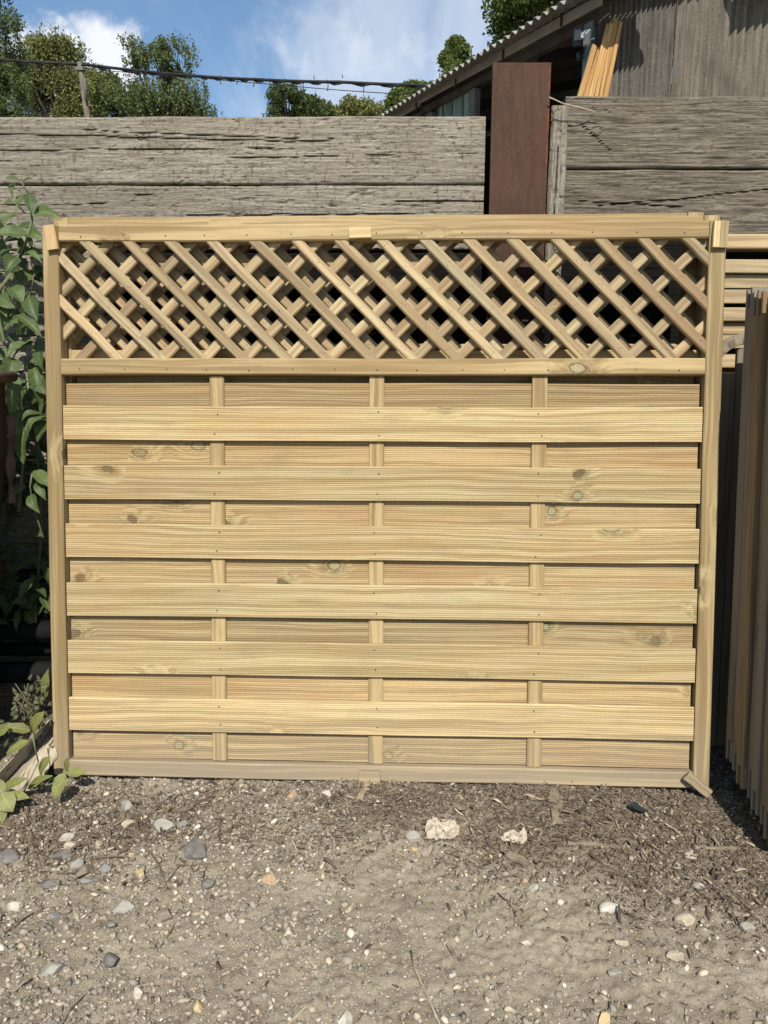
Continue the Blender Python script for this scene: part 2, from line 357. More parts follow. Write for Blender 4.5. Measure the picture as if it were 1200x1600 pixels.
# ground
m, t = mat('dusty_ground'); P = t.new('ShaderNodeNewGeometry').outputs['Position']; x, y, z = t.sep(P)
n1 = t.noise(P, 2.6, 6, .62, .3); n2 = t.noise(P, 28, 6, .68); n3 = t.noise(P, 160, 5, .75); n4 = t.noise(P, 480, 3, .7); n5 = t.noise(P, 7, 5, .6, .4)
mulch = t.attr('tone', 'Fac')
c = t.mix(t.ss(n1, .35, .65), (.415, .355, .265), (.31, .26, .19))
c = t.mix(t.m('MULTIPLY', t.ss(n5, .5, .68), .65), c, (.25, .20, .145))
c = t.mix(t.m('MULTIPLY', mulch, .7), c, (.165, .128, .092))
c = t.mix(t.m('MULTIPLY', t.ss(n2, .48, .66), .5), c, (.18, .142, .102))
c = t.mix(t.m('MULTIPLY', t.ss(n3, .54, .68), .6), c, (.11, .088, .066))
c = t.mix(t.m('MULTIPLY', t.ss(n3, .42, .30), .45), c, (.56, .50, .40))
c = t.mix(t.m('MULTIPLY', t.attr('bare', 'Fac'), .75), c, t.mix(t.ss(n3, .4, .6), (.475, .41, .31), (.37, .315, .235)))
c = t.mix(t.m('MULTIPLY', t.ss(n4, .60, .70), .6), c, (.62, .58, .50))
hh = t.m('ADD', t.m('MULTIPLY', n2, .8), t.m('ADD', t.m('MULTIPLY', n3, .7), t.m('MULTIPLY', n4, .35)))
fin(t, c, .95, t.bump(hh, .9, .006), 0, .12); M_ground = m

def leafmat(name, a, b, under, rough=.55, trans=.25, veins=True):
    m, t = mat(name); tone = t.attr('tone', 'Fac'); wc = t.attr('wc')
    c = t.mix(tone, a, b); n = t.noise(wc, 1.6, 4, .6); lx, ly, lz = t.sep(wc)
    if veins:
        ab = t.m('ABSOLUTE', ly); ve = t.m('SINE', t.m('ADD', t.m('MULTIPLY', lx, 7), t.m('MULTIPLY', ab, -5)))
        c = t.mix(t.m('MULTIPLY', t.ss(ve, .2, .9), .22), c, tuple(k*.6 for k in a)); c = t.mix(t.m('MULTIPLY', t.ss(ab, .13, .02), .5), c, tuple(k*1.5 for k in b))
    c = t.mix(t.m('MULTIPLY', t.ss(n, .5, .75), .4), c, tuple(k*.6 for k in a))
    gi = t.new('ShaderNodeNewGeometry').outputs['Backfacing']
    c = t.mix(t.m('MULTIPLY', gi, .6), c, under)
    fin(t, c, rough, t.bump(n, .25, .002), 0, .3)
    tr = t.new('ShaderNodeBsdfTranslucent'); t.put(tr.inputs[0], t.mix(.5, c, tuple(k*1.1 for k in b)))
    mx = t.new('ShaderNodeMixShader'); mx.inputs[0].default_value = trans; t.l.new(t.b.outputs[0], mx.inputs[1]); t.l.new(tr.outputs[0], mx.inputs[2]); t.l.new(mx.outputs[0], t.o.inputs[0])
    return m
M_leaf = leafmat('shrub_leaf', (.05, .085, .028), (.135, .185, .06), (.22, .25, .16))
M_comf = leafmat('broad_leaf', (.19, .20, .06), (.29, .30, .11), (.24, .28, .13))
M_dryleaf = leafmat('withered_leaf', (.10, .095, .055), (.17, .19, .09), (.22, .18, .11))
M_stem = simple('green_stem', (.20, .22, .11), .7, .3, 20)
M_tree = [leafmat('birch_leaves', (.085, .125, .04), (.19, .225, .075), (.12, .15, .05), .6, .3, False), leafmat('bright_tree_leaves', (.15, .17, .05), (.28, .285, .095), (.15, .17, .05), .6, .3, False),
          leafmat('dark_tree_leaves', (.04, .07, .018), (.09, .13, .035), (.08, .10, .03), .6, .25, False), leafmat('lime_tree_leaves', (.075, .115, .024), (.155, .20, .042), (.14, .17, .04), .6, .3, False)]
M_bark = simple('tree_bark', (.07, .058, .045), .9, .4, 4, .4)

def barn_sheet(name, a, b, pitch):
    m, t = mat(name); v = t.new('ShaderNodeTexCoord').outputs['Object']; x, y, z = t.sep(v)
    st = t.noise(t.xyz(t.m('MULTIPLY', x, 16), t.m('MULTIPLY', y, 16), t.m('MULTIPLY', z, 1.2)), 1, 5, .65); sp = t.noise(v, 45, 5, .75); bg_ = t.noise(v, 1.4, 4)
    c = t.mix(t.ss(st, .35, .65), a, b); c = t.mix(t.m('MULTIPLY', t.ss(sp, .52, .66), .55), c, tuple(k*1.75 for k in a)); c = t.mix(t.m('MULTIPLY', t.ss(bg_, .45, .7), .5), c, tuple(k*.6 for k in b))
    fin(t, c, .9, t.bump(sp, .4, .01), 0, .2); return m
M_sheetA = barn_sheet('corrugated_wall_sheet', (.15, .138, .12), (.075, .068, .058), .076)
M_sheetB = barn_sheet('fibre_wall_sheet', (.18, .16, .13), (.105, .09, .07), .146)
M_roof = barn_sheet('roof_sheet', (.34, .33, .30), (.22, .21, .19), .146)
m, t = mat('dirty_green_glass'); v = t.new('ShaderNodeTexCoord').outputs['Object']; x, y, z = t.sep(v)
n = t.noise(t.xyz(t.m('MULTIPLY', x, 9), t.m('MULTIPLY', y, 9), t.m('MULTIPLY', z, 3)), 1, 4, .7, .5)
fin(t, t.mix(t.ss(n, .35, .65), (.06, .13, .095), (.30, .38, .27)), .3, None, 0, .5); M_glass = m

exec_parts = True
# ------------------------------------------------------------------ ground
def axis(lo, hi, st, far, g=1.35):
    a = list(np.arange(lo, hi+1e-6, st)); s = st
    p = hi; up = []
    while p < far: s *= g; p += s; up.append(p)
    s = st; p = lo; dn = []
    while p > -far: s *= g; p -= s; dn.append(p)
    return np.array(dn[::-1]+a+up)
def mulchf(X, Y):
    """where dark bark litter lies: along the fence foot, thickest right of centre, and far left under the plant"""
    n = fbm(X*5, Y*5, 31, 4)
    a = np.exp(-((X-.62)/.40)**2-((Y-1.68)/.26)**2)*1.3
    b = np.exp(-((X-.25)/.6)**2-((Y-1.86)/.13)**2)*.8
    c = np.exp(-((X+.85)/.32)**2-((Y-1.76)/.15)**2)*1.15
    d = np.exp(-((X-.95)/.25)**2-((Y-1.75)/.3)**2)*1.0
    e = np.exp(-((X+.35)/.6)**2-((Y-1.80)/.12)**2)*.65
    return np.clip((a+b+c+d+e)*(.25+1.5*n)-.14, 0, 1)
xs = axis(-1.75, 1.75, .006, 400); ys = axis(1.0, 2.5, .006, 400)
X, Y = np.meshgrid(xs, ys, indexing='ij')
def gheight(X, Y):
    ins = np.clip((2.6-np.abs(X))/1, 0, 1)*np.clip((3.2-Y)/.8, 0, 1)*np.clip((Y-.2)/.6, 0, 1)
    h = (fbm(X*2.2, Y*2.2, 3, 3)-.5)*.035+(fbm(X*14, Y*14, 5, 3)-.5)*.016+(fbm(X*55, Y*55, 8, 3)-.5)*.013
    r = fbm(X*120, Y*120, 11, 2); h = h+np.clip(r-.55, 0, 1)*.030
    return h*ins-.012*ins
bare = lambda x, y: np.exp(-((x+.13)/.16)**2-((y-1.52)/.055)**2)+np.exp(-((x-.33)/.14)**2-((y-1.33)/.10)**2)+np.exp(-((x-.60)/.15)**2-((y-1.24)/.07)**2)+.8*np.exp(-((x+.5)/.16)**2-((y-1.33)/.06)**2)+.8*np.exp(-((x-.12)/.13)**2-((y-1.66)/.05)**2)+.7*np.exp(-((x+.02)/.2)**2-((y-1.22)/.05)**2)
Z = gheight(X, Y); Mu = mulchf(X, Y)
nx, ny = X.shape
idx = np.arange(nx*ny).reshape(nx, ny)
F = np.stack([idx[:-1, :-1], idx[1:, :-1], idx[1:, 1:], idx[:-1, 1:]], -1).reshape(-1, 4)
me = bpy.data.meshes.new('ground'); V = np.stack([X, Y, Z], -1).reshape(-1, 3)
me.vertices.add(len(V)); me.vertices.foreach_set('co', V.astype(np.float32).ravel())
me.loops.add(F.size); me.loops.foreach_set('vertex_index', F.astype(np.int32).ravel())
me.polygons.add(len(F)); me.polygons.foreach_set('loop_start', np.arange(0, F.size, 4, dtype=np.int32)); me.polygons.foreach_set('loop_total', np.full(len(F), 4, dtype=np.int32))
me.update(calc_edges=True); me.polygons.foreach_set('use_smooth', np.ones(len(F), dtype=bool)); me.materials.append(M_ground)
a = me.attributes.new('tone', 'FLOAT', 'POINT'); a.data.foreach_set('value', Mu.astype(np.float32).ravel())
a = me.attributes.new('bare', 'FLOAT', 'POINT'); a.data.foreach_set('value', (np.clip(bare(X, Y)*1.6*(.3+1.3*fbm(X*9, Y*9, 77, 4))-.25, 0, 1)).astype(np.float32).ravel())
go = bpy.data.objects.new('ground', me); COL.objects.link(go); tag(go, kind='structure')
def gz_(x, y): return float(gheight(np.array([x]), np.array([y]))[0])

# ------------------------------------------------------------------ the trellis-topped fence panels
PO, PYAW, PLEAN = Vector((-.9207, 1.9614, 0)), -.0384, .1325
def frame_matrix(o, yaw, lean, back=0., u=0., v=0.):
    cy, sy, cl_, sl = cos(yaw), sin(yaw), cos(lean), sin(lean)
    Rz = Matrix(((cy, -sy, 0), (sy, cy, 0), (0, 0, 1))); Rx = Matrix(((1, 0, 0), (0, cl_, sl), (0, -sl, cl_)))
    Rm = (Rz@Rx).to_4x4(); return Matrix.Translation(Vector(o))@Rm@Matrix.Translation((u, back, v))
# panel frame: x along, z up the panel, y away from the camera; front face of the posts at y = 0
def grooved(mb, x0, x1, z0, h, y0, th, n=28, pitch=.0056, depth=.0013, seed=0, warp=.0015, nails=()):
    rr = random.Random(seed); k = int(h/pitch); so = (rr.uniform(0, 60), rr.uniform(0, 60), 0); tn = rr.uniform(.2, .8)
    prof = []          # (z, y) front face from bottom to top
    p = h/k
    prof.append((.0, .003))
    for i in range(k):
        b = i*p
        prof += [(b+p*.12, 0), (b+p*.62, 0), (b+p*.80, depth)]
    prof.append((h, .003)); prof += [(h, th), (0, th)]
    m_ = len(prof); ph = rr.uniform(0, 6)
    vs = []; wc = []
    for i in range(n+1):
        u = i/n; xx = x0+(x1-x0)*u
        dz = warp*(sin(u*5+ph)+.5*sin(u*13+ph)); dy = warp*1.2*sin(u*4+ph*1.7)
        for (z, y) in prof:
            vs.append((xx, y0+y+dy, z0+z+dz)); wc.append((xx+so[0], z+so[1], y))
    fs = [(i*m_+j, (i+1)*m_+j, (i+1)*m_+(j+1) % m_, i*m_+(j+1) % m_) for i in range(n) for j in range(m_)]
    fs += [tuple(range(m_)), tuple(n*m_+j for j in range(m_-1, -1, -1))]
    mb.add(vs, fs, wc, tn)
    for (nx_, nz_) in nails:
        u = (nx_-x0)/(x1-x0); dy = warp*1.2*sin(u*4+ph*1.7); c = (nx_, y0+dy-.0012, z0+nz_)
        tube(mb, [(c[0], c[1], c[2]), (c[0], c[1]+.004, c[2])], .0020, 6, 1, smooth=False)

def clip_slat(cx, sgn, z0, z1, x0, x1, zr):
    """centre line of a 45 degree slat crossing z0 at cx, clipped to the opening"""
    a = Vector((cx, z0)); b = Vector((cx+sgn*(z1-z0), z1))
    pts = [a, b]; d = b-a; t0, t1 = 0., 1.
    for lim, s in ((x0, 1), (x1, -1)):
        fa = s*(a.x-lim); fb = s*(b.x-lim)
        if fa < 0 and fb < 0: return None
        if fa < 0: t0 = max(t0, fa/(fa-fb))
        if fb < 0: t1 = min(t1, fa/(fa-fb))
    if t1-t0 < .06: return None
    return a+d*t0, a+d*t1

def fence_panel(label, M, seed, ph1=0., ph2=0., group=None, lattice=True):
    global RND
    RND = random.Random(seed)
    root = thing('fence_panel', label, 'fence panel', group=group); root.matrix_world = M
    W_, H_ = 1.80, 1.503
    def part(name, mats, fn):
        mb = MB(); fn(mb); return mb.build(name, mats, root)
    mf = M_frame
    part('post', mf, lambda b: bar(b, (.0205, .0225, .004), (.0205, .0225, H_), .043, .045, (1, 0, 0), .003, 8, .5, wob=.0006))
    part('post', mf, lambda b: bar(b, (1.779, .0225, -.004), (1.779, .0225, H_+.002), .043, .045, (1, 0, 0), .003, 8, .55, wob=.0006))
    for nm, z, x0, x1, mm, tn in (('top_rail', 1.4835, .0435, 1.756, mf, .62), ('middle_rail', 1.130, .0435, 1.756, mf, .7), ('bottom_rail', .0225, .0435, 1.756, M_dusty, .6)):
        bb = MB(); bar(bb, (x0, .0215, z), (x1, .0215, z), .044, .041, (0, 0, 1), .0035, 14, tn, wob=.0007, bow=-.002 if nm == 'top_rail' else 0)
        if nm != 'bottom_rail':
            for k in range(15):
                xx = .10+k*.1135+RND.uniform(-.006, .006)
                tube(bb, [(xx, -.0006, z-.008+RND.uniform(-.004, .004)), (xx+.0005, .003, z-.008)], .0016, 6, 1, smooth=False)
        bb.build(nm, [mm, M_nail], root)
    # uprights behind the front boards
    for i, xc in enumerate((.464, .897, 1.331)):
        bb = MB(); bar(bb, (xc, .0178, .047), (xc-.001, .0178, 1.1065), .040, .0083, (1, 0, 0), .002, 6, .62); bb.build('batten', M_frame, root)
    for k in range(7):            # rear boards
        z0 = .047 if k == 0 else .049+.1613*k
        h = .092 if k < 6 else .071
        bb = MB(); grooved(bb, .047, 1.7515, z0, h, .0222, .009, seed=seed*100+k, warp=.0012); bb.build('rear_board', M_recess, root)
    for k in range(6):            # front boards
        z0 = .130+.1610*k-.0005*k
        nl = [(xc+RND.uniform(-.007, .007), zz+RND.uniform(-.004, .004)) for xc in (.464, .897, 1.331) for zz in (.018, .074)]
        bb = MB(); grooved(bb, .0445, 1.755, z0, .092, .0045, .009, seed=seed*100+20+k, warp=.0011, nails=nl); bb.build('front_board', [M_board, M_nail], root)
    # lattice: falling slats in front, rising slats behind
    z0, z1 = 1.1525, 1.4615; pitch = .1135
    fr = MB(); bk = MB()
    for k in range(-3, 17):
        cx = .228+pitch*k+ (z1-z0)      # crossing of the lower edge
        r = clip_slat(cx+ph1+.010+RND.uniform(-.003, .003), -1, z0-.010, z1+.010, .030, 1.770, 0)
        if r:
            a, b = r
            bar(fr, (b.x, .012, b.y), (a.x, .012, a.y), .0265+RND.uniform(-.0012, .0012), .016, (0, 0, 1), .0035, 5, RND.uniform(.1, .95), wob=.0008, bow=RND.uniform(-.002, .002))
            dd = (b-a).normalized(); q0 = .03+RND.uniform(0, .02)
            while q0 < (b-a).length-.02:
                for e_ in (-.004, .004):
                    c_ = a+dd*(q0+RND.uniform(-.004, .004)); tube(fr, [(c_.x+e_, .0036, c_.y+RND.uniform(-.005, .005)), (c_.x+e_, .008, c_.y)], .0013, 5, 1, smooth=False)
                q0 += .0803
    for k in range(-3, 17):
        cx = .168+pitch*k-(z1-z0)
        r = clip_slat(cx+ph2-.010+RND.uniform(-.003, .003), 1, z0-.010, z1+.010, .030, 1.770, 0)
        if r:
            a, b = r
            bar(bk, (a.x, .029, a.y), (b.x, .029, b.y), .0265+RND.uniform(-.0012, .0012), .016, (0, 0, 1), .0035, 5, RND.uniform(.1, .9), wob=.0008, bow=RND.uniform(-.002, .002))
    if lattice: fr.build('front_lattice', [M_slat, M_nail], root); bk.build('rear_lattice', M_slat, root)
    return root

PM = frame_matrix(PO, PYAW, PLEAN)
panel = fence_panel('front fence panel of pale treated wood, fully visible, with diagonal trellis top and overlapping boards', PM, 1)
def block(parent, c, L, W, D, ang, name='spacer_block', mm=None, tn=.7):
    b = MB(); d = Vector((cos(ang), 0, sin(ang))); c = Vector(c)
    bar(b, c-d*L/2, c+d*L/2, W, D, (-d.z, 0, d.x), .0015, 2, tn, wob=.0006)
    return b.build(name, mm or M_block, parent)
RND = random.Random(55)
block(panel, (.028, -.0075, 1.468), .064, .030, .014, R_(-82))
block(panel, (.852, -.0075, 1.475), .058, .028, .014, R_(2), tn=.8)
block(panel, (1.771, -.0075, 1.466), .066, .017, .014, R_(88), tn=.9)
block(panel, (1.790, -.0068, 1.466), .068, .020, .0125, R_(88), mm=M_frame, tn=.3)
block(panel, (.882, -.0075, .016), .058, .038, .014, R_(1), mm=M_dusty, tn=.8)
# two more of the same panel leaning right behind
fence_panel('second fence panel close behind the front one, seen through its trellis holes', frame_matrix(PO, PYAW, PLEAN, .055, .004, .030), 2, .009, .035)
fence_panel('third fence panel deepest of the leaning three, its greyish top rail standing highest', frame_matrix(PO, PYAW, PLEAN-.002, .112, -.02, .055), 3, lattice=False)

# broken wedge of batten on the ground by the right post
RND = random.Random(5)
b = MB(); bar(b, atY(1072, 1211, 1.885), atY(1108, 1241, 1.862), .024, .014, (0, 0, 1), .002, 3, .5, wob=.001)
tag(b.build('wood_offcut', M_dusty), 'short splintered batten offcut tilted against the foot of the right post', 'wood offcut')

# ------------------------------------------------------------------ weathered sleeper walls
WY = 2.42
def plank(root, x0, x1, z0, z1, y0, seed, matl, cracks=(), dx=.006, dz=.0032, th=.07, amp=1., knot=(), kb=.28):
    nx_ = int((x1-x0)/dx)+1; nz_ = int((z1-z0)/dz)+1
    xs_ = np.linspace(x0, x1, nx_); zs_ = np.linspace(z0, z1, nz_)
    Xp, Zp = np.meshgrid(xs_, zs_, indexing='ij'); rs = np.random.RandomState(seed)
    wv = (fbm(Xp*1.7, Zp*5, seed, 3)-.5)*.035
    for (kx, kz, kr) in knot:
        q = np.exp(-(((Xp-kx)/(kr*2.4))**2+((Zp-kz)/kr)**2)); wv = wv+q*kr*1.3*np.sign(Zp-kz+1e-6)*.6
    Zw = Zp+wv
    g1 = fbm(Xp*3.2, Zw*190, seed+3, 3, .6); g2 = fbm(Xp*26, Zw*260, seed+9, 2); blk = fbm(Xp*48, Zw*75, seed+5, 3)
    rel = g1*(.66-kb)+g2*.34+blk*kb
    depth = (.5-rel)*.005*amp
    chip = np.clip(blk-.62, 0, 1)*.07*amp*kb
    depth = depth+chip
    tone = np.clip(.62+(rel-.45)*2.6, 0, 1)
    for (cx0, cx1, cz0, cz1, wd) in cracks:
        t_ = np.clip((Xp-cx0)/(cx1-cx0), 0, 1); zc = cz0+(cz1-cz0)*t_+(fbm(Xp*6, Xp*0+seed, seed+21, 3)-.5)*.012
        inr = ((Xp > cx0) & (Xp < cx1)); ww = .72*wd*np.sqrt(np.clip(4*t_*(1-t_), 0.02, 1))
        q = np.clip(1-np.abs(Zp-zc)/ww, 0, 1)*inr
        depth = depth+q*.010; tone = tone*(1-np.clip(q*1.3, 0, .9))
    for (kx, kz, kr) in knot:
        r2 = np.sqrt(((Xp-kx)/(kr*1.15))**2+((Zp-kz)/kr)**2); q = np.clip(1-np.abs(r2-.8)/.25, 0, 1); depth = depth+q*.004-np.exp(-r2**2*3)*.003; tone = tone*(1-.7*q)
    ez = np.minimum(Zp-z0, z1-Zp); depth = depth+np.clip(1-ez/.006, 0, 1)**2*.007
    Yp = y0+depth
    topw = (fbm(xs_*5, xs_*0, seed+40, 4)-.5)*.006
    Zq = Zp+np.outer(topw, (zs_-z0)/(z1-z0))
    i_ = np.arange(nx_*nz_).reshape(nx_, nz_)
    vs = np.stack([Xp, Yp, Zq], -1).reshape(-1, 3).tolist()
    wc = np.stack([Xp+seed*3.1, Zp+seed*1.7, 0*Xp+seed], -1).reshape(-1, 3).tolist()
    fs = np.stack([i_[:-1, :-1], i_[1:, :-1], i_[1:, 1:], i_[:-1, 1:]], -1).reshape(-1, 4).tolist()
    ring = list(i_[:, 0])+list(i_[-1, 1:])+list(i_[-2::-1, -1])+list(i_[0, -2:0:-1])
    n0 = len(vs); tl = tone.reshape(-1).tolist()
    for r in ring:
        p = vs[r]; vs.append([p[0], y0+th, p[2]]); q = wc[r]; wc.append([q[0], q[1], q[2]+th]); tl.append(.5)
    m_ = len(ring)
    for k in range(m_):
        k2 = (k+1) % m_; fs.append([ring[k2], ring[k], n0+k, n0+k2])
    fs.append([n0+k for k in range(m_-1, -1, -1)])
    b = MB(); b.add(vs, fs, wc, tl, 0, False)
    return b.build('sleeper', matl, root)
lw = thing('sleeper_wall', 'pale grey weathered sleeper wall left of the rusty steel post, behind the panels', 'wall', (0, WY, 0))
lz = [1.838, 1.648, 1.462, 1.278, 1.100, .920, .737, .55, .36, .17, -.04]
for k in range(10):
    z1, z0 = lz[k]-.0015, lz[k+1]+.0015
    cr = {0: [(-1.35, -.05, 1.785+.01, 1.765, .0035), (-.9, -.15, 1.80, 1.775, .003), (-1.3, -.3, 1.742, 1.752, .0022), (-.55, .30, 1.725, 1.73, .002)],
          1: [(-1.35, -.75, 1.592, 1.59, .0025), (.02, .35, 1.605, 1.60, .0035), (-.6, .1, 1.56, 1.57, .003), (-.75, -.68, 1.617, 1.618, .004)],
          2: [(-1.4, -.5, 1.40, 1.395, .003)], 3: [(-1.4, -.6, 1.345, 1.34, .003), (-1.3, -.9, 1.375, 1.37, .002)]}.get(k, [(-1.4, -.7, (z0+z1)/2, (z0+z1)/2+.01, .003)])
    kn = {0: [(-.715, 1.78, .012), (.49, 1.745, .012)], 1: [(.41, 1.575, .014)]}.get(k, [])
    x1 = .297
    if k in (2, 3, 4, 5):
        o = plank(lw, -.835, .297, z0, z1, WY+.01, 150+k, M_shadeblack, (), dx=.02, dz=.01); o.location = (0, -WY, 0)  # stretch behind the trellis, its shade put into the colour
    o = plank(lw, -2.1 if k < 6 else -1.7, x1 if k < 2 else (-.84 if k < 6 else -.5), z0, z1, WY+[0, .002, -.003, .004, 0, .002, -.002, 0, .003, 0][k], 100+k, M_sleeper, cr, amp=[1, 1.1, 1, 1, .9, .9, .9, .9, .9, .9][k], knot=kn, dx=.007 if k < 5 else .012, dz=.0032 if k < 4 else .006)
    o.location = (0, -WY, 0)
rw = thing('sleeper_wall', 'darker brown grey sleeper wall right of the rusty steel post', 'wall', (1.2, WY, 0))
rz = [1.888, 1.689, 1.492, 1.29, 1.09, .89, .69, .49, .29, .09]
for k in range(9):
    z1, z0 = rz[k]-.0015, rz[k+1]+.0015
    kn = {0: [(.62, 1.79, .016), (1.16, 1.76, .012)], 1: [(1.155, 1.617, .013)]}.get(k, [])
    cr = {0: [(.56, .66, 1.82, 1.74, .003)], 1: [(.62, 1.3, 1.585, 1.645, .003), (.55, .9, 1.60, 1.585, .003)]}.get(k, [])
    o = plank(rw, (.526 if k == 0 else .523), 1.9 if k > 3 else 2.3, z0, z1, WY-.012, 200+k, M_sleeper2 if k < 2 else M_shadeblack, cr, amp=1.35, kb=.15, knot=kn, dx=.007 if k < 3 else .012, dz=.0032 if k < 3 else .007)  # lower sleepers blackened in place of the shade behind the panels
    o.location = (-1.2, -WY, 0)
# steel column: an H section
RND = random.Random(12)
sp = thing('steel_post', 'rusty brown steel H-section post rising above the sleeper walls', 'post', (.391, 2.40, 0))
b = MB(); box(b, (-.0825, -.022, -.05), (.0825, -.010, 1.965), tone=.5, bev=.0015); b.build('front_flange', M_rust, sp)
b = MB(); box(b, (-.005, -.0095, -.05), (.005, .150, 1.955)); b.build('web', M_rust, sp)
b = MB(); box(b, (-.060, .1505, -.05), (.070, .163, 2.005)); b.build('rear_flange', M_rust, sp)
b = MB(); box(b, (-.150, .085, -.05), (-.012, .140, 1.80)); b.build('gap_shade_filler', M_dark, sp)  # added black filler, stands in for shade in the gap beside the flange
# packing timber in the post's channel
o = plank(None, 0, 1.80, -.024, .027, 0, 300, M_sleeper, [(0, 1.7, .0, .004, .003)], dx=.006, dz=.0025, th=.05, amp=1.5)
o.name = 'timber_packer'; o.rotation_euler = (0, -R_(90)-R_(-.4), 0); o.location = (.500, 2.4, .06)
tag(o, 'narrow upright weathered timber wedged between the rusty post and right sleeper wall', 'timber')

# ------------------------------------------------------------------ slatted panel behind the right post, arched panel under it
RND = random.Random(21)
rp = thing('slatted_panel', 'fence panel of narrow horizontal slats standing behind the right post', 'fence panel'); rp.matrix_world = frame_matrix((.925, 2.19, 0), 0, .10)
b = MB(); bar(b, (.022, .02, 0), (.022, .02, 1.512), .030, .045, (1, 0, 0), .003, 4, .6); b.build('post', M_slat, rp)
b = MB(); bar(b, (1.6, .02, 0), (1.6, .02, 1.505), .040, .045, (1, 0, 0), .003, 4, .6); b.build('post', M_slat, rp)
b = MB(); bar(b, (.04, .015, 1.483), (1.58, .015, 1.478), .042, .036, (0, 0, 1), .003, 6, .7); b.build('top_rail', M_slat, rp)
zz = 1.415
for k in range(32):
    b = MB(); yy = .012 if k % 3 != 1 else .028
    bar(b, (.038, yy, zz+RND.uniform(-.003, .003)), (1.59, yy+.006, zz+RND.uniform(-.012, .012)), .040, .009, (0, RND.uniform(-.12, .12), 1), .002, 5, RND.uniform(.3, .8), wob=.001)
    b.build('slat', M_slat, rp); zz -= .0425 if k % 3 != 2 else .050
ap = thing('arched_panel', 'curved-top wooden panel in shade between right post and the stacked panels', 'fence panel'); ap.matrix_world = frame_matrix((.895, 2.085, 0), 0, .075)
for k in range(8):
    x0 = .018+k*.072; h = 1.205-.16*max(0, 1-(x0+.02)/.11)**2 if k < 2 else 1.205
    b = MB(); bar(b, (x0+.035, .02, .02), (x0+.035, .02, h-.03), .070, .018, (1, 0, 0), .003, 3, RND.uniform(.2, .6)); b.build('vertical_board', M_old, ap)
b = MB(); pts = []
for k in range(9):
    a_ = k/8*pi/2; pts.append((.006+.11*(1-cos(a_)), .008, 1.085+.115*sin(a_)))
for p, q in zip(pts[:-1], pts[1:]): bar(b, p, Vector(q)+(Vector(q)-Vector(p))*.08, .022, .03, (0, -1, 0), .002, 1, .8)
bar(b, pts[-1], (.62, .008, 1.20), .022, .03, (0, -1, 0), .002, 1, .8); bar(b, (.006, .008, .02), pts[0], .022, .026, (0, -1, 0), .002, 1, .6)
b.build('curved_frame', M_old, ap)

# ------------------------------------------------------------------ stack of panels at the right edge, seen end on
GRP = 'fence panels stacked at the right edge'
names = ['nearest to the camera', 'second from the camera', 'third from the camera', 'fourth from the camera', 'third from the back', 'second from the back', 'backmost, darkest, next to the gap']
def stacked(i):
    global RND
    RND = random.Random(300+i)
    Y0 = 1.612+.0395*i; z0 = .018+.014*i+RND.uniform(-.004, .004); x0 = .905+RND.uniform(-.012, .010)+(.004 if i > 4 else 0)
    r = thing('stacked_panel', 'stacked panel end at right edge, '+names[i], 'fence panel', group=GRP); r.matrix_world = frame_matrix((x0, Y0, z0), 0, .098+RND.uniform(-.004, .004))
    H = 1.275-.008*i+RND.uniform(-.012, .008); L = 1.2
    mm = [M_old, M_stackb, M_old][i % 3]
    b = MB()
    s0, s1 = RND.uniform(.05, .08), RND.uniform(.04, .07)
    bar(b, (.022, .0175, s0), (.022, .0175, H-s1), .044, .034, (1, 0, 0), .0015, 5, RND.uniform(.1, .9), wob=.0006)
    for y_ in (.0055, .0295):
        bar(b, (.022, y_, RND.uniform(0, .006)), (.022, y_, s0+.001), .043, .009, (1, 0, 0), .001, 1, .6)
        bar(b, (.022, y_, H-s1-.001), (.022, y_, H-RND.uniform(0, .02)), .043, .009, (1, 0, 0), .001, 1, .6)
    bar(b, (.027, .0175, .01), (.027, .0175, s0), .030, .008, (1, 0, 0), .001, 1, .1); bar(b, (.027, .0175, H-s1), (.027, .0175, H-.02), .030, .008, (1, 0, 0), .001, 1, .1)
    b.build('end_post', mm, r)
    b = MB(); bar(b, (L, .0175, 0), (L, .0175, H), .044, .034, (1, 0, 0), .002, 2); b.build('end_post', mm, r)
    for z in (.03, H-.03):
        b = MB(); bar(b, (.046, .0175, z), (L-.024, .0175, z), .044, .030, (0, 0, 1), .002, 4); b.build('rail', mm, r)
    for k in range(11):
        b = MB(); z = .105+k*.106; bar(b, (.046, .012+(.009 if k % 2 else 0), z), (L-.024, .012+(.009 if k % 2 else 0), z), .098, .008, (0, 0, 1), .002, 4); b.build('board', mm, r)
for i in range(7): stacked(i)

# ------------------------------------------------------------------ rusty skip at the left edge
RND = random.Random(77)
sk = thing('rusty_skip', 'dark rusty steel skip cut off by the left edge beside the climbing plant', 'skip')
tr = atY(13, 600, 2.08); br = atY(-12, 1010, 1.98)
top_z, bot_z = 1.09, .03
prof = []      # (z, X of the right side)
for k in range(13):
    u = k/12; z = bot_z+(top_z-bot_z)*u
    xx = -1.165+.165*u**.8+.006*sin(u*17)+.004*sin(u*41)
    prof.append((z, xx))
vs = []; Yb, Yf, XL = 2.07, 1.62, -1.75
for (z, xx) in prof:
    for q in ((xx, Yb), (xx+.004*sin(z*23), (Yb+Yf)/2), (xx, Yf), (XL, Yf), (XL, Yb)): vs.append((q[0], q[1], z))
fs = []
for k in range(12):
    for j in range(5): fs.append((k*5+j, (k+1)*5+j, (k+1)*5+(j+1) % 5, k*5+(j+1) % 5))
fs.append((0, 1, 2, 3, 4)); fs.append((60, 64, 63, 62, 61))
b = MB(); b.add(vs, fs); b.build('body', M_skip, sk)
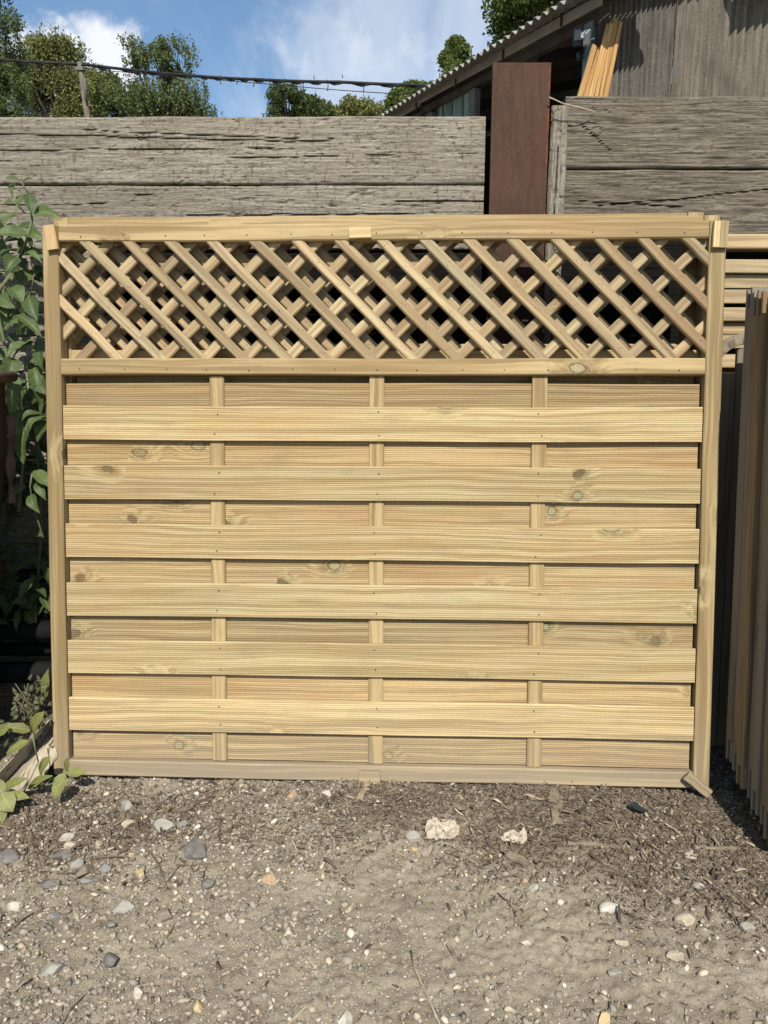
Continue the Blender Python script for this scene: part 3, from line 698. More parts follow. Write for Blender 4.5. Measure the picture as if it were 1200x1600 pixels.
b = MB(); tube(b, [(-.995, 1.60, top_z+.004), (-.995, 1.85, top_z), (-.993, 2.085, top_z+.003), (-1.2, 2.09, top_z), (-1.76, 2.09, top_z)], .014, 10); b.build('rim', M_skiprim, sk)
b = MB(); vv = []
for k in range(10):
    u = k/9; z = .99-.24*u; vv += [(-1.016+.004*sin(u*9)-.018*u, 2.078, z), (-1.004+.005*sin(u*14)-.020*u, 2.092, z)]
b.add(vv, [(2*k, 2*k+1, 2*k+3, 2*k+2) for k in range(9)]); 
b.add([(x+.0, y+.004, z) for (x, y, z) in vv], [(2*k+2, 2*k+3, 2*k+1, 2*k) for k in range(9)]); b.build('bent_edge', M_skiprim, sk)

# dark pipes lying behind the plant
for i, (py, yy, r, lab) in enumerate(((901, 2.30, .022, 'topmost dark pipe in the shaded pile left of the panel'), (956, 2.29, .024, 'second dark pipe from the top of the shaded pile at left'), (986, 2.26, .030, 'third dark pipe from the top, in the middle of the shaded pile'),
                                 (1014, 2.31, .020, 'thin dark pipe second from the bottom of the shaded pile'), (1051, 2.25, .033, 'thickest dark pipe at the bottom of the shaded pile at left'))):
    p = atY(40, py, yy); b = MB(); tube(b, [(-1.9, p.y+.03, p.z-.01), (-1.3, p.y, p.z), (-.93, p.y, p.z+.004)], r, 16)
    tag(b.build('pipe', M_darkpipe), lab, 'pipe', 'dark pipes in the shaded pile at left')

# ------------------------------------------------------------------ plants
def leaf(mb, base, tip, wid, droop=.12, fold=.25, face=None, tone=.5, n=7, wavy=.05, roll=0., pw=.75):
    base = Vector(base); tip = Vector(tip); a = tip-base; L = a.length; a.normalize()
    face = Vector(face if face is not None else (0, -.75, .65)); nrm = (face-a*face.dot(a)); 
    if nrm.length < 1e-3: nrm = Vector((0, -1, 0))
    nrm.normalize(); nrm = Matrix.Rotation(roll, 3, a)@nrm
    sd = a.cross(nrm); vs = []; wc = []; ph = RND.uniform(0, 6)
    for i in range(n+1):
        u = i/n; w_ = wid/2*(sin(pi*min(1, u*1.02+.02))**pw)*(1-.25*u)*1.15
        if i in (0, n): w_ = .0006
        c = base+a*L*u+nrm*(L*droop*(sin(pi*u)))
        for s in (-1, -.5, 0, .5, 1):
            z = -abs(s)*w_*fold*-1+wavy*wid*.5*sin(u*14+ph+s)*abs(s)
            vs.append(c+sd*(w_*s)+nrm*(z)); wc.append((u*7+base.x*70, s, base.z*30))
    fs = [(i*5+j, i*5+j+1, (i+1)*5+j+1, (i+1)*5+j) for i in range(n) for j in range(4)]
    mb.add(vs, fs, wc, tone, 0, True)
RND = random.Random(91)
pl = thing('climbing_shrub', 'tall leafy shrub with long pointed grey green leaves at the left edge', 'shrub', (-1.05, 2.2, 0))
stems = MB(); lv = MB()
def P_(q, Y=2.2): return atY(q[0], q[1], Y)
def stem(pts, r0, r1, Y=2.2):
    n_ = len(pts); tube(stems, [P_(p, Y+.02*sin(i*1.7)) for i, p in enumerate(pts)], [r0+(r1-r0)*i/(n_-1) for i in range(n_)], 6)
stem([(-40, 620), (-12, 520), (0, 452), (15, 430), (30, 405), (38, 385), (44, 370), (50, 345), (49, 325), (45, 303), (37, 290), (29, 281)], .006, .0016)
stem([(49, 333), (38, 333), (30, 322), (22, 305)], .0022, .0014, 2.19)
stem([(20, 620), (12, 560), (0, 505), (-12, 450)], .0055, .004, 2.17)
stem([(-8, 530), (8, 507), (30, 480), (45, 462), (52, 440), (53, 425), (48, 410)], .003, .0016, 2.2)
stem([(12, 575), (28, 545), (45, 532), (75, 526)], .0022, .0014, 2.15)
stem([(30, 800), (36, 730), (38, 680), (30, 630), (18, 590)], .004, .0028, 2.16)
stem([(68, 840), (52, 790), (47, 760), (50, 740)], .0035, .0022, 2.14)
stem([(60, 900), (66, 820), (62, 740), (50, 640), (38, 560)], .005, .003, 2.28)
LV = [((49, 333), (97, 341), 15, 2.18), ((38, 334), (4, 353), 17, 2.17), ((45, 302), (51, 338), 13, 2.17), ((42, 304), (30, 328), 13, 2.2), ((30, 288), (20, 308), 11, 2.2), ((33, 283), (5, 280), 6, 2.19), ((37, 288), (52, 279), 5, 2.19),
      ((43, 367), (-8, 366), 19, 2.16), ((46, 370), (72, 376), 14, 2.18), ((30, 395), (-4, 402), 13, 2.19), ((34, 400), (70, 404), 19, 2.2), ((38, 398), (66, 412), 9, 2.17), ((28, 402), (8, 426), 18, 2.16), ((16, 450), (36, 477), 20, 2.16), ((44, 462), (58, 502), 19, 2.15),
      ((-4, 462), (23, 482), 18, 2.17), ((25, 492), (66, 528), 15, 2.14), ((8, 507), (35, 506), 13, 2.17), ((50, 425), (20, 445), 20, 2.22), ((40, 535), (12, 556), 14, 2.15), ((60, 530), (68, 580), 16, 2.18), ((22, 560), (14, 590), 22, 2.14), ((22, 580), (16, 656), 17, 2.13), ((42, 603), (34, 636), 17, 2.13),
      ((70, 648), (27, 668), 12, 2.13), ((44, 652), (38, 726), 27, 2.12), ((72, 650), (42, 684), 14, 2.12), ((76, 655), (58, 690), 15, 2.14), ((30, 640), (25, 690), 15, 2.13), ((30, 690), (17, 726), 11, 2.14), ((54, 735), (76, 762), 17, 2.12), ((42, 760), (12, 786), 20, 2.14), ((58, 752), (72, 782), 12, 2.13),
      ((50, 772), (62, 802), 14, 2.13), ((10, 480), (2, 520), 15, 2.2), ((50, 560), (66, 640), 16, 2.22), ((55, 590), (76, 618), 20, 2.2), ((70, 420), (52, 432), 12, 2.22), ((0, 320), (-20, 330), 14, 2.2), ((4, 322), (24, 318), 9, 2.21), ((64, 600), (72, 570), 13, 2.22), ((-6, 600), (20, 640), 18, 2.2)]
for (a, b_, wd, Yy) in LV:
    leaf(lv, P_(a, Yy+.015), P_(b_, Yy-.02), wd*Yy/1200*1.3, RND.uniform(.05, .24), RND.uniform(.15, .6), (RND.uniform(-.3, .3), -.75, .6), RND.uniform(.2, 1), roll=RND.uniform(-.55, .55), wavy=.12, n=9)
for k in range(300):     # darker leaves behind and below
    q = (RND.uniform(-60, 74), RND.uniform(330, 960)); q = (min(q[0], 20+(q[1]-330)*.3), q[1]); an = RND.uniform(0, 2*pi)
    if RND.random() < .35 and q[1] < 560: continue
    L = RND.uniform(24, 48); Yy = RND.uniform(2.2, 2.36)
    leaf(lv, P_(q, Yy), P_((q[0]+L*cos(an), q[1]+L*abs(sin(an))), Yy+RND.uniform(-.05, .03)), RND.uniform(.02, .036), .1, .3, (RND.uniform(-.5, .5), -.6, .6), RND.uniform(0, .6), roll=RND.uniform(-.8, .8))
o = stems.build('stem', M_stem, pl); o.location = -Vector(pl.location); o = lv.build('foliage', M_leaf, pl); o.location = -Vector(pl.location)
# low broad leaved plant at the foot of the left post
RND = random.Random(17)
cp = thing('broad_leaved_plant', 'low plant with broad oval yellow green leaves at the foot of the left post', 'plant', (-.95, 1.85, 0))
lv = MB(); st = MB()
CL = [((50, 1145), (70, 1112), 21, 1.93), ((48, 1142), (4, 1136), 15, 1.9), ((-10, 1150), (16, 1138), 22, 1.88), ((46, 1155), (10, 1178), 15, 1.92), ((62, 1211), (80, 1182), 19, 1.89), ((103, 1205), (109, 1182), 12, 1.90), ((106, 1207), (135, 1208), 15, 1.88), ((44, 1232), (82, 1212), 13, 1.86),
      ((103, 1208), (84, 1247), 21, 1.83), ((2, 1238), (44, 1216), 16, 1.82), ((12, 1242), (46, 1247), 14, 1.80), ((-12, 1220), (8, 1245), 20, 1.82), ((2, 1240), (20, 1268), 26, 1.78), ((-10, 1250), (4, 1288), 24, 1.77), ((70, 1090), (76, 1045), 14, 2.0), ((-5, 1165), (-20, 1200), 20, 1.9)]
for (a, b_, wd, Yy) in CL:
    leaf(lv, atY(*a, Yy+.01), atY(*b_, Yy-.01), wd*Yy/1200*1.25, RND.uniform(.02, .10), RND.uniform(.05, .25), (RND.uniform(-.2, .2), -.55, .8), RND.uniform(.2, 1), wavy=.10, n=9, pw=.6)
for a, b_ in (((50, 1145), (60, 1190)), ((62, 1211), (98, 1216)), ((103, 1207), (98, 1218)), ((2, 1240), (30, 1250)), ((44, 1232), (98, 1218)), ((30, 1250), (60, 1190))):
    tube(st, [atY(*a, 1.87), atY((a[0]+b_[0])/2, (a[1]+b_[1])/2+3, 1.87), atY(*b_, 1.88)], .0018, 6)
o = lv.build('foliage', M_comf, cp); o.location = -Vector(cp.location); o = st.build('stem', M_stem, cp); o.location = -Vector(cp.location)
# withered plant
RND = random.Random(23)
dp = thing('withered_plant', 'withered curling plant with small dry leaves left of the panel above the canvas', 'plant', (-.98, 2.02, 0))
lv = MB(); st = MB()
for k in range(7):
    x0 = RND.uniform(30, 80); q = [(x0+RND.uniform(-8, 8), 1165), (x0-5+RND.uniform(-8, 8), 1120), (RND.uniform(18, 76), 1075+RND.uniform(-8, 20))]
    tube(st, [atY(*p, 2.0+.02*k/7) for p in q], .0014, 5)
for k in range(150):
    q = (RND.gauss(50, 20), RND.gauss(1108, 24))
    if q[1] < 1062 or q[0] > 86: continue
    an = RND.uniform(0, 6.28); L = RND.uniform(6, 15); Yy = RND.uniform(1.96, 2.08)
    leaf(lv, atY(*q, Yy), atY(q[0]+L*cos(an), q[1]+L*sin(an), Yy+RND.uniform(-.01, .01)), RND.uniform(.006, .015), RND.uniform(-.3, .5), .6, (RND.uniform(-.6, .6), -.6, .6), RND.random(), n=4, wavy=.4, roll=RND.uniform(-1, 1))
o = lv.build('foliage', M_dryleaf, dp); o.location = -Vector(dp.location); o = st.build('stem', M_twig, dp); o.location = -Vector(dp.location)

# folded canvas sheet
A0, A1 = atY(-30, 1235, 1.88), atY(84, 1118, 2.02)
b = MB(); vs = []; n1_, n2_ = 60, 34
for i in range(n1_+1):
    u = i/n1_; c = A0.lerp(A1, u); wid = .105*(1-.25*u)
    for j in range(n2_+1):
        v = j/n2_; q = v*7; kq = min(6, int(q)); fq = q-kq; fq = fq*fq*(3-2*fq)
        CP = [(0, -.025, 0), (0, -.005, -.010), (0, .045, -.018), (0, .055, -.050), (0, .005, -.066), (.01, -.040, -.070), (.02, -.058, -.100), (.03, -.062, -.135)]
        off = Vector(CP[kq]).lerp(Vector(CP[kq+1]), fq)*(1.05-.3*u)
        wr = (float(fbm(np.array([u*7+v*2]), np.array([v*6]), 61, 3)[0])-.5)*.035*(.25+v)
        vs.append(c+off+Vector((wr, -wr*1.3, wr*.6)))
fs = [(i*(n2_+1)+j, (i+1)*(n2_+1)+j, (i+1)*(n2_+1)+j+1, i*(n2_+1)+j+1) for i in range(n1_) for j in range(n2_)]
b.add(vs, fs, smooth=True); o = b.build('canvas_sheet', M_canvas); md = o.modifiers.new('s', 'SOLIDIFY'); md.thickness = .002
tag(o, 'crumpled beige canvas sheet folded on the ground left of the left post', 'canvas')

# ------------------------------------------------------------------ gravel and litter (uncountable)
rs = np.random.RandomState(4)
def ico():
    p = (1+5**.5)/2; v = np.array([(-1, p, 0), (1, p, 0), (-1, -p, 0), (1, -p, 0), (0, -1, p), (0, 1, p), (0, -1, -p), (0, 1, -p), (p, 0, -1), (p, 0, 1), (-p, 0, -1), (-p, 0, 1)], float)
    v /= np.linalg.norm(v[0]); f = [(0, 11, 5), (0, 5, 1), (0, 1, 7), (0, 7, 10), (0, 10, 11), (1, 5, 9), (5, 11, 4), (11, 10, 2), (10, 7, 6), (7, 1, 8), (3, 9, 4), (3, 4, 2), (3, 2, 6), (3, 6, 8), (3, 8, 9), (4, 9, 5), (2, 4, 11), (6, 2, 10), (8, 6, 7), (9, 8, 1)]
    return v, np.array(f)
IV, IF = ico()
def mass(name, V, F, tone, wc, matl):
    me = bpy.data.meshes.new(name); me.vertices.add(len(V)); me.vertices.foreach_set('co', V.astype(np.float32).ravel())
    k = F.shape[1]; me.loops.add(F.size); me.loops.foreach_set('vertex_index', F.astype(np.int32).ravel())
    me.polygons.add(len(F)); me.polygons.foreach_set('loop_start', np.arange(0, F.size, k, dtype=np.int32)); me.polygons.foreach_set('loop_total', np.full(len(F), k, dtype=np.int32))
    me.update(calc_edges=True); me.materials.append(matl)
    a = me.attributes.new('tone', 'FLOAT', 'POINT'); a.data.foreach_set('value', tone.astype(np.float32))
    a = me.attributes.new('wc', 'FLOAT_VECTOR', 'POINT'); a.data.foreach_set('vector', wc.astype(np.float32).ravel())
    o = bpy.data.objects.new(name, me); COL.objects.link(o); return o
def rotm(n):
    q = rs.normal(size=(n, 4)); q /= np.linalg.norm(q, axis=1)[:, None]; a, b, c, d = q.T
    return np.stack([np.stack([1-2*(c*c+d*d), 2*(b*c-a*d), 2*(b*d+a*c)], -1), np.stack([2*(b*c+a*d), 1-2*(b*b+d*d), 2*(c*d-a*b)], -1), np.stack([2*(b*d-a*c), 2*(c*d+a*b), 1-2*(b*b+c*c)], -1)], 1)
def groundpos(n, dens):
    out = []; c = 0
    while c < n:
        y = rs.uniform(1.0, 2.25, n*3); x = rs.uniform(-1.0, 1.0, n*3)*(.62+.28*y)
        k = rs.rand(n*3) < dens(x, y); out.append(np.stack([x[k], y[k]], 1)); c += k.sum()
    return np.concatenate(out)[:n]
N = 58000
pos = groundpos(N, lambda x, y: np.clip((.30+.9*(fbm(x*6, y*6, 71, 3)-.25)+.25*(x < -.1)-.35*mulchf(x, y))*(1-.85*np.clip(bare(x, y), 0, 1)), .03, 1))
sz = np.exp(rs.normal(-6.35, .6, N)); big = rs.rand(N) < .03*(1+1.5*(pos[:, 0] < -.1)); sz[big] = rs.uniform(.004, .0085, big.sum()); sz = np.clip(sz, .0012, .0115)
sc = np.stack([rs.uniform(.8, 1.35, N), rs.uniform(.65, 1.05, N), rs.uniform(.4, .8, N)], 1)
VV = IV[None]*(1+rs.uniform(-.42, .35, (N, 12, 1)))*(sz[:, None]*1)[:, :, None]*sc[:, None, :]
VV = np.einsum('nij,nkj->nki', rotm(N)*1, VV); VV[:, :, 2] *= .75
gzv = gheight(pos[:, 0], pos[:, 1]); VV += np.stack([pos[:, 0], pos[:, 1], gzv+sz*.1], 1)[:, None, :]
tn = np.clip(rs.beta(2, 2.6, N), 0, 1); wh = rs.rand(N) < .13; tn[wh] = rs.uniform(.82, 1, wh.sum())
FF = (IF[None]+12*np.arange(N)[:, None, None]).reshape(-1, 3)
tag(mass('gravel', VV.reshape(-1, 3), FF, np.repeat(tn, 12), VV.reshape(-1, 3), M_gravel), 'small loose gravel scattered over the dusty ground', 'gravel', kind='stuff')
# bark chips, splinters, leaf crumbs: thin bent slivers
N = 30000
pos = groundpos(N, lambda x, y: np.clip(mulchf(x, y)*1.1+.022+.22*(fbm(x*9, y*9, 81, 3) > .56)*(y > 1.5)*(x < 0), .02, 1))
L = np.clip(np.exp(rs.normal(-4.68, .55, N)), .003, .048); Wd = L*rs.uniform(.10, .42, N); Wd = np.clip(Wd, .0010, .007)
base = []
for i in range(4):
    for s in (-1, 1): base.append((i/3-.5, s, 0))
B = np.array(base); VV = np.zeros((N, 8, 3)); bend = rs.uniform(-.35, .35, (N, 1)); cup = rs.uniform(-.3, .3, (N, 1))
VV[:, :, 0] = B[:, 0][None]*L[:, None]
wprof = np.array([.45, .45, 1, 1, .9, .9, .3, .3])
VV[:, :, 1] = B[:, 1][None]*Wd[:, None]*.5*wprof[None]*rs.uniform(.7, 1.2, (N, 8))+(B[:, 0][None]**2)*bend*L[:, None]
VV[:, :, 2] = (.25-B[:, 0][None]**2)*cup*L[:, None]*1.5+rs.uniform(-.0006, .0006, (N, 8))
top = VV.copy(); bot = VV.copy(); th = (Wd*rs.uniform(.15, .5, N))[:, None]; bot[:, :, 2] -= th
VV = np.concatenate([top, bot], 1)
yaw = rs.uniform(0, 2*pi, N); tl = rs.normal(0, .28, N); rl = rs.normal(0, .45, N)
cy, sy, ct, st_, cr_, sr = np.cos(yaw), np.sin(yaw), np.cos(tl), np.sin(tl), np.cos(rl), np.sin(rl)
Rr = np.zeros((N, 3, 3)); Rr[:, 0, 0] = 1; Rr[:, 1, 1] = cr_; Rr[:, 1, 2] = -sr; Rr[:, 2, 1] = sr; Rr[:, 2, 2] = cr_
Rt = np.zeros((N, 3, 3)); Rt[:, 1, 1] = 1; Rt[:, 0, 0] = ct; Rt[:, 0, 2] = st_; Rt[:, 2, 0] = -st_; Rt[:, 2, 2] = ct
Ry = np.zeros((N, 3, 3)); Ry[:, 2, 2] = 1; Ry[:, 0, 0] = cy; Ry[:, 0, 1] = -sy; Ry[:, 1, 0] = sy; Ry[:, 1, 1] = cy
VV = np.einsum('nij,nkj->nki', Ry@Rt@Rr, VV); gzv = gheight(pos[:, 0], pos[:, 1])
VV += np.stack([pos[:, 0], pos[:, 1], gzv+.0015+np.abs(st_)*L*.3], 1)[:, None, :]
q = []
for i in range(3):
    a = i*2; q += [(a, a+2, a+3, a+1), (8+a, 8+a+1, 8+a+3, 8+a+2), (a, 8+a, 8+a+2, a+2), (a+1, a+3, 8+a+3, 8+a+1)]
q += [(0, 1, 9, 8), (6, 14, 15, 7)]; q = np.array(q)
FF = (q[None]+16*np.arange(N)[:, None, None]).reshape(-1, 4)
tn = rs.beta(1.7, 2.2, N); lt = rs.rand(N) < .07; tn[lt] = rs.uniform(.9, 1, lt.sum())
tag(mass('bark_litter', VV.reshape(-1, 3), FF, np.repeat(tn, 16), VV.reshape(-1, 3), M_chips), 'brown bark chips and splinters littering the ground along the fence foot', 'bark litter', kind='stuff')

# ------------------------------------------------------------------ single stones one can point to
SG = 'larger stones lying on the ground'
STONES = [  # px, py, width px, colour, flatness, label
 (198, 1247, 22, 'grey', .7, 'grey blocky stone near the panel foot, right of the broad leaves'),
 (258, 1281, 26, 'grey', .75, 'round speckled pale grey stone, left one of a pair below the panel'),
 (283, 1279, 18, 'blue', .75, 'small blue grey stone just right of the round speckled grey stone'),
 (309, 1317, 34, 'dark', .6, 'long dark grey angular stone with pale lower side, left of centre'),
 (188, 1408, 30, 'grey', .6, 'broad flat grey stone in bare dirt at left, below the twigs'),
 (75, 1366, 26, 'dark', .5, 'dark slate slab stone left of the grey pebble pair, left edge area'),
 (104, 1296, 20, 'white', .5, 'pale cream flat stone near the left plant leaves'),
 (109, 1311, 15, 'cream', .6, 'small cream stone just below the pale flat stone at left'),
 (119, 1342, 24, 'grey', .6, 'grey stone touching a lighter one, left below the twig'),
 (134, 1351, 26, 'brown', .5, 'pale brownish grey flat stone right of its darker neighbour at left'),
 (136, 1367, 20, 'blue', .6, 'blue grey stone under the pale brownish flat stone at left'),
 (153, 1305, 16, 'cream', .5, 'cream chip stone above the left end of the long twig'),
 (200, 1275, 20, 'cream', .5, 'angular cream flint between leaf litter and the speckled stone'),
 (163, 1351, 16, 'blue', .7, 'small upright blue stone at the left end of the lower twig'),
 (218, 1355, 16, 'yellow', .7, 'small yellow pebble between the two twigs at left'),
 (422, 1371, 20, 'orange', .8, 'orange pink pebble left of centre, beyond the bare patch'),
 (22, 1406, 20, 'white', .7, 'white stone by the left edge of the picture'),
 (83, 1424, 18, 'blue', .8, 'upright blue grey stone at left, right of the thin diagonal twig'),
 (55, 1411, 14, 'brown', .8, 'brown oval stone beside the white stone at left'),
 (356, 1427, 13, 'white', .7, 'small bright white stone in bare dirt left of centre'),
 (256, 1420, 30, 'brown', .5, 'flat brown grey stone half buried right of the broad grey one'),
 (322, 1377, 18, 'dark', .6, 'small dark stone left of centre below the long dark stone'),
 (458, 1238, 18, 'orange', .7, 'orange flint close to the panel bottom rail, left of centre'),
 (513, 1236, 18, 'white', .5, 'white chip close to the panel bottom rail near the centre'),
 (77, 1505, 30, 'grey', .5, 'flat grey stone at lower left'),
 (173, 1489, 22, 'dark', .6, 'dark grey stone at lower left, right of the flat grey one'),
 (215, 1540, 15, 'white', .8, 'tall white chip in the lower left dirt'),
 (309, 1563, 17, 'yellow', .8, 'tan squarish stone near the bottom edge, left of centre'),
 (454, 1450, 19, 'white', .5, 'flat white chip near the dusty bare patch'),
 (540, 1585, 22, 'white', .7, 'white broken chunk at the bottom edge near the centre'),
 (70, 1592, 28, 'blue', .5, 'blue grey stone at the bottom left corner'),
 (12, 1326, 26, 'dark', .5, 'dark stone at the left picture edge under the plant'),
 (100, 1322, 24, 'dark', .5, 'dark flat stone above the touching grey pair at left'),
 (645, 1305, 18, 'grey', .8, 'round grey pebble left of the crumpled paper'),
 (647, 1325, 10, 'yellow', .8, 'tiny tan pebble under the round grey pebble near the paper'),
 (833, 1386, 14, 'white', .8, 'small white stone right of centre below the wood chunk'),
 (955, 1413, 26, 'white', .4, 'flat whitish slab on the dark litter at right'),
 (1070, 1430, 23, 'cream', .5, 'cream shell shaped flint at the right'),
 (1167, 1444, 17, 'grey', .7, 'grey stone by the right picture edge in bare dirt'),
 (821, 1470, 13, 'white', .6, 'white oval chip in bare dirt right of centre'),
 (961, 1511, 15, 'grey', .7, 'grey pebble low on the right on the edge of the litter'),
 (944, 1584, 19, 'yellow', .7, 'yellowish cream stone at the bottom edge right of centre'),
 (1056, 1487, 20, 'cream', .5, 'curved cream flint low on the right'),
 (708, 1517, 11, 'white', .7, 'tiny white chip low on the right of the dark stick'),
 (797, 1577, 13, 'cream', .6, 'cream chip at the bottom edge right of the straw'),
 (970, 1465, 20, 'cream', .5, 'pale split flint below the whitish slab'),
 (1092, 1374, 16, 'grey', .5, 'grey white chip on the litter near the right shadow'),
 (1080, 1330, 15, 'cream', .5, 'cream chip at the edge of the stack shadow'),
 (1008, 1600, 14, 'blue', .7, 'blue grey pebble at the bottom edge on the right')]
def stone(px, py, wpx, colr, flat, lab, i):
    rr = random.Random(900+i); g0 = gp(px, py+wpx*.2); dist = (g0-EYE).length; r = wpx/1200*dist*.5
    # subdivided, faceted lump
    V = [Vector(v) for v in IV]; F = [tuple(f) for f in IF]; cache = {}
    for _ in range(2):
        NF = []; cache = {}
        def mid(a, b):
            k = (min(a, b), max(a, b))
            if k not in cache: V.append(((V[a]+V[b])/2).normalized()); cache[k] = len(V)-1
            return cache[k]
        for (a, b, c) in F:
            ab, bc, ca = mid(a, b), mid(b, c), mid(c, a); NF += [(a, ab, ca), (b, bc, ab), (c, ca, bc), (ab, bc, ca)]
        F = NF
    planes = [(Vector((rr.gauss(0, 1), rr.gauss(0, 1), rr.gauss(0, .8))).normalized(), rr.uniform(.42, .84)) for _ in range(9)]
    out = []
    for v in V:
        for n_, d_ in planes:
            e_ = v.dot(n_)-d_
            if e_ > 0: v = v-n_*e_
        v = v*(1+rr.uniform(-.03, .03))*1.25; out.append(Vector((v.x*r, v.y*r*rr_y(rr, i), v.z*r*flat)))
    ya = rr.uniform(0, 6.28); out = [Matrix.Rotation(ya, 3, 'Z')@v if i % 2 else v for v in out]
    b = MB(); b.add(out, F); o = b.build('stone', ST[colr]); o.location = (g0.x, g0.y, gz_(g0.x, g0.y)+r*flat*.42)
    o.rotation_euler = (rr.uniform(-.2, .2), rr.uniform(-.25, .25), 0); tag(o, lab, 'stone', SG)
def rr_y(rr, i): return .72+.05*(i % 4)
for i, s_ in enumerate(STONES): stone(*s_, i)

# crumpled papers
def crumple(px, py, w_, d_, h_, lab, seed, name='crumpled_paper', cat='paper'):
    rr = np.random.RandomState(seed); n_ = 26; g0 = gp(px, py); vs = []
    for i in range(n_+1):
        for j in range(n_+1):
            u, v = i/n_*2-1, j/n_*2-1
            a = math.atan2(v, u); R0 = (.72+.5*float(fbm(np.array([cos(a)*1.6+5]), np.array([sin(a)*1.6+5]), seed, 3)[0]))
            m_ = max(abs(u), abs(v)); l_ = math.hypot(u, v) or 1; uu, vv = u*m_/l_*R0, v*m_/l_*R0
            f1 = float(fbm(np.array([uu*1.5+9]), np.array([vv*1.5+4]), seed+5, 3, .38)[0]); rid = abs(f1-.5)*3.4
            x_, y_ = g0.x+uu*w_/2, g0.y+vv*d_/2
            vs.append((x_, y_, gz_(x_, y_)+.004+h_*(1-.5*m_)*(.15+rid)))
    fs = [(i*(n_+1)+j, (i+1)*(n_+1)+j, (i+1)*(n_+1)+j+1, i*(n_+1)+j+1) for i in range(n_) for j in range(n_)]
    c = Vector((g0.x, g0.y, gz_(g0.x, g0.y))); b = MB(); b.add([Vector(v)-c for v in vs], fs); o = b.build(name, M_paper); o.location = c
    md = o.modifiers.new('s', 'SOLIDIFY'); md.thickness = .0008; tag(o, lab, cat)
crumple(690, 1297, .090, .095, .014, 'crumpled off-white paper scrap on the ground below the panel, right of centre', 41)
crumple(804, 1308, .070, .055, .013, 'smaller torn greyish paper scrap right of the crumpled white paper', 43)

# scraps of wood, sticks, twigs
RND = random.Random(66)
def scrap(p, q, W_, D_, lab, name='wood_scrap', matl=None, zz=.006, cat='wood scrap', n=6, wob=.0015, up=(0, 0, 1)):
    a, b_ = gp(*p), gp(*q); a.z = gz_(a.x, a.y)+zz; b_.z = gz_(b_.x, b_.y)+zz; c = (a+b_)/2; b = MB()
    bar(b, a-c, b_-c, D_, W_, up, min(.0015, D_*.2), n, .5, wob=wob, taper=.8, cut0=.3, cut1=-.4); o = b.build(name, matl or M_chunk); o.location = c
    tag(o, lab, cat); return o
scrap((792, 1338), (826, 1350), .022, .012, 'short grey brown wood chunk on the ground right of centre', cat='wood chunk')
scrap((886, 1317), (975, 1325), .012, .009, 'long thin weathered stick lying on the dark litter at right', 'stick', cat='stick')
scrap((1085, 1322), (1158, 1320), .010, .008, 'thin grey stick reaching into the stack shadow', 'stick', cat='stick')
scrap((697, 1466), (712, 1492), .008, .005, 'dark broken piece of bark low right of centre', 'bark_piece', M_chunk, .004, 'bark')
scrap((356, 1248), (360, 1268), .022, .004, 'flat tan wood flake on the litter left of centre', 'wood_flake', M_chunk, .005, 'wood flake')
scrap((562, 1252), (574, 1232), .016, .010, 'small upright-looking batten end sticking out below the centre block', 'wood_peg', M_dusty, .006, 'wood peg')
scrap((808, 1440), (838, 1418), .016, .010, 'dark curved bark piece beside a pale flint right of centre', 'bark_piece', M_chunk, .008, 'bark')
scrap((868, 1236), (872, 1285), .034, .006, 'broad flat brown strip of bark running out from under the panel', 'bark_strip', M_chunk, .003, 'bark strip')
scrap((818, 1241), (850, 1250), .010, .002, 'curled pale dry leaf by the panel bottom rail', 'dry_leaf', M_straw, .006, 'dry leaf', 6, .002)
scrap((1040, 1282), (1063, 1296), .005, .003, 'short pale straw near the right post', 'straw', M_straw, .006, 'straw')
# black plastic shard
g0 = gp(995, 1266); b = MB(); b.add([(-.022, .012, .006), (.0, .018, .014), (.012, .0, .010), (.026, -.010, .004), (.006, -.016, .006), (-.012, -.008, .012)], [(0, 5, 2, 1), (5, 4, 3, 2)])
o = b.build('plastic_shard', M_blackpl); o.location = (g0.x, g0.y, gz_(g0.x, g0.y)+.004); o.modifiers.new('s', 'SOLIDIFY').thickness = .003
tag(o, 'dark blue black plastic shard on the ground near the right post', 'plastic shard')
def twig(pts, r0, r1, lab, name='twig', matl=None, side=(), lift=.004):
    P = [gp(*p) for p in pts]; c = P[0].copy(); c.z = 0; Q = []
    for i, p in enumerate(P): Q.append(Vector((p.x, p.y, gz_(p.x, p.y)+lift+.003*sin(i*2.1)))-c)
    b = MB(); n_ = len(Q); tube(b, Q, [r0+(r1-r0)*i/(n_-1) for i in range(n_)], 6)
    for s_ in side:
        PP = [gp(*p) for p in s_]; tube(b, [Vector((p.x, p.y, gz_(p.x, p.y)+lift))-c for p in PP], r1, 5)
    o = b.build(name, matl or M_twig); o.location = c; tag(o, lab, 'twig' if name == 'twig' else name)
twig([(148, 1335), (175, 1336), (205, 1333), (232, 1326), (245, 1340), (254, 1360), (260, 1382)], .0022, .0018, 'long thin twig bent down at its right end, left of centre')
twig([(88, 1358), (140, 1358), (175, 1358)], .0014, .001, 'thin straight twig below the bent twig at left')
twig([(262, 1368), (280, 1350), (310, 1345), (356, 1342)], .0017, .001, 'thin curved twig right of the bent twig')
twig([(-10, 1470), (22, 1442), (62, 1410)], .0022, .0012, 'diagonal twig at the left edge of the picture')
twig([(92, 1598), (110, 1568), (143, 1529)], .0018, .001, 'thin dark diagonal twig near the bottom left')
twig([(250, 1470), (268, 1445), (283, 1421)], .0016, .001, 'short dark twig in the dirt left of centre')
twig([(642, 1480), (650, 1515), (668, 1552), (688, 1602)], .0022, .0016, 'long pale straw stalk curving to the bottom edge right of centre', 'straw', M_straw)
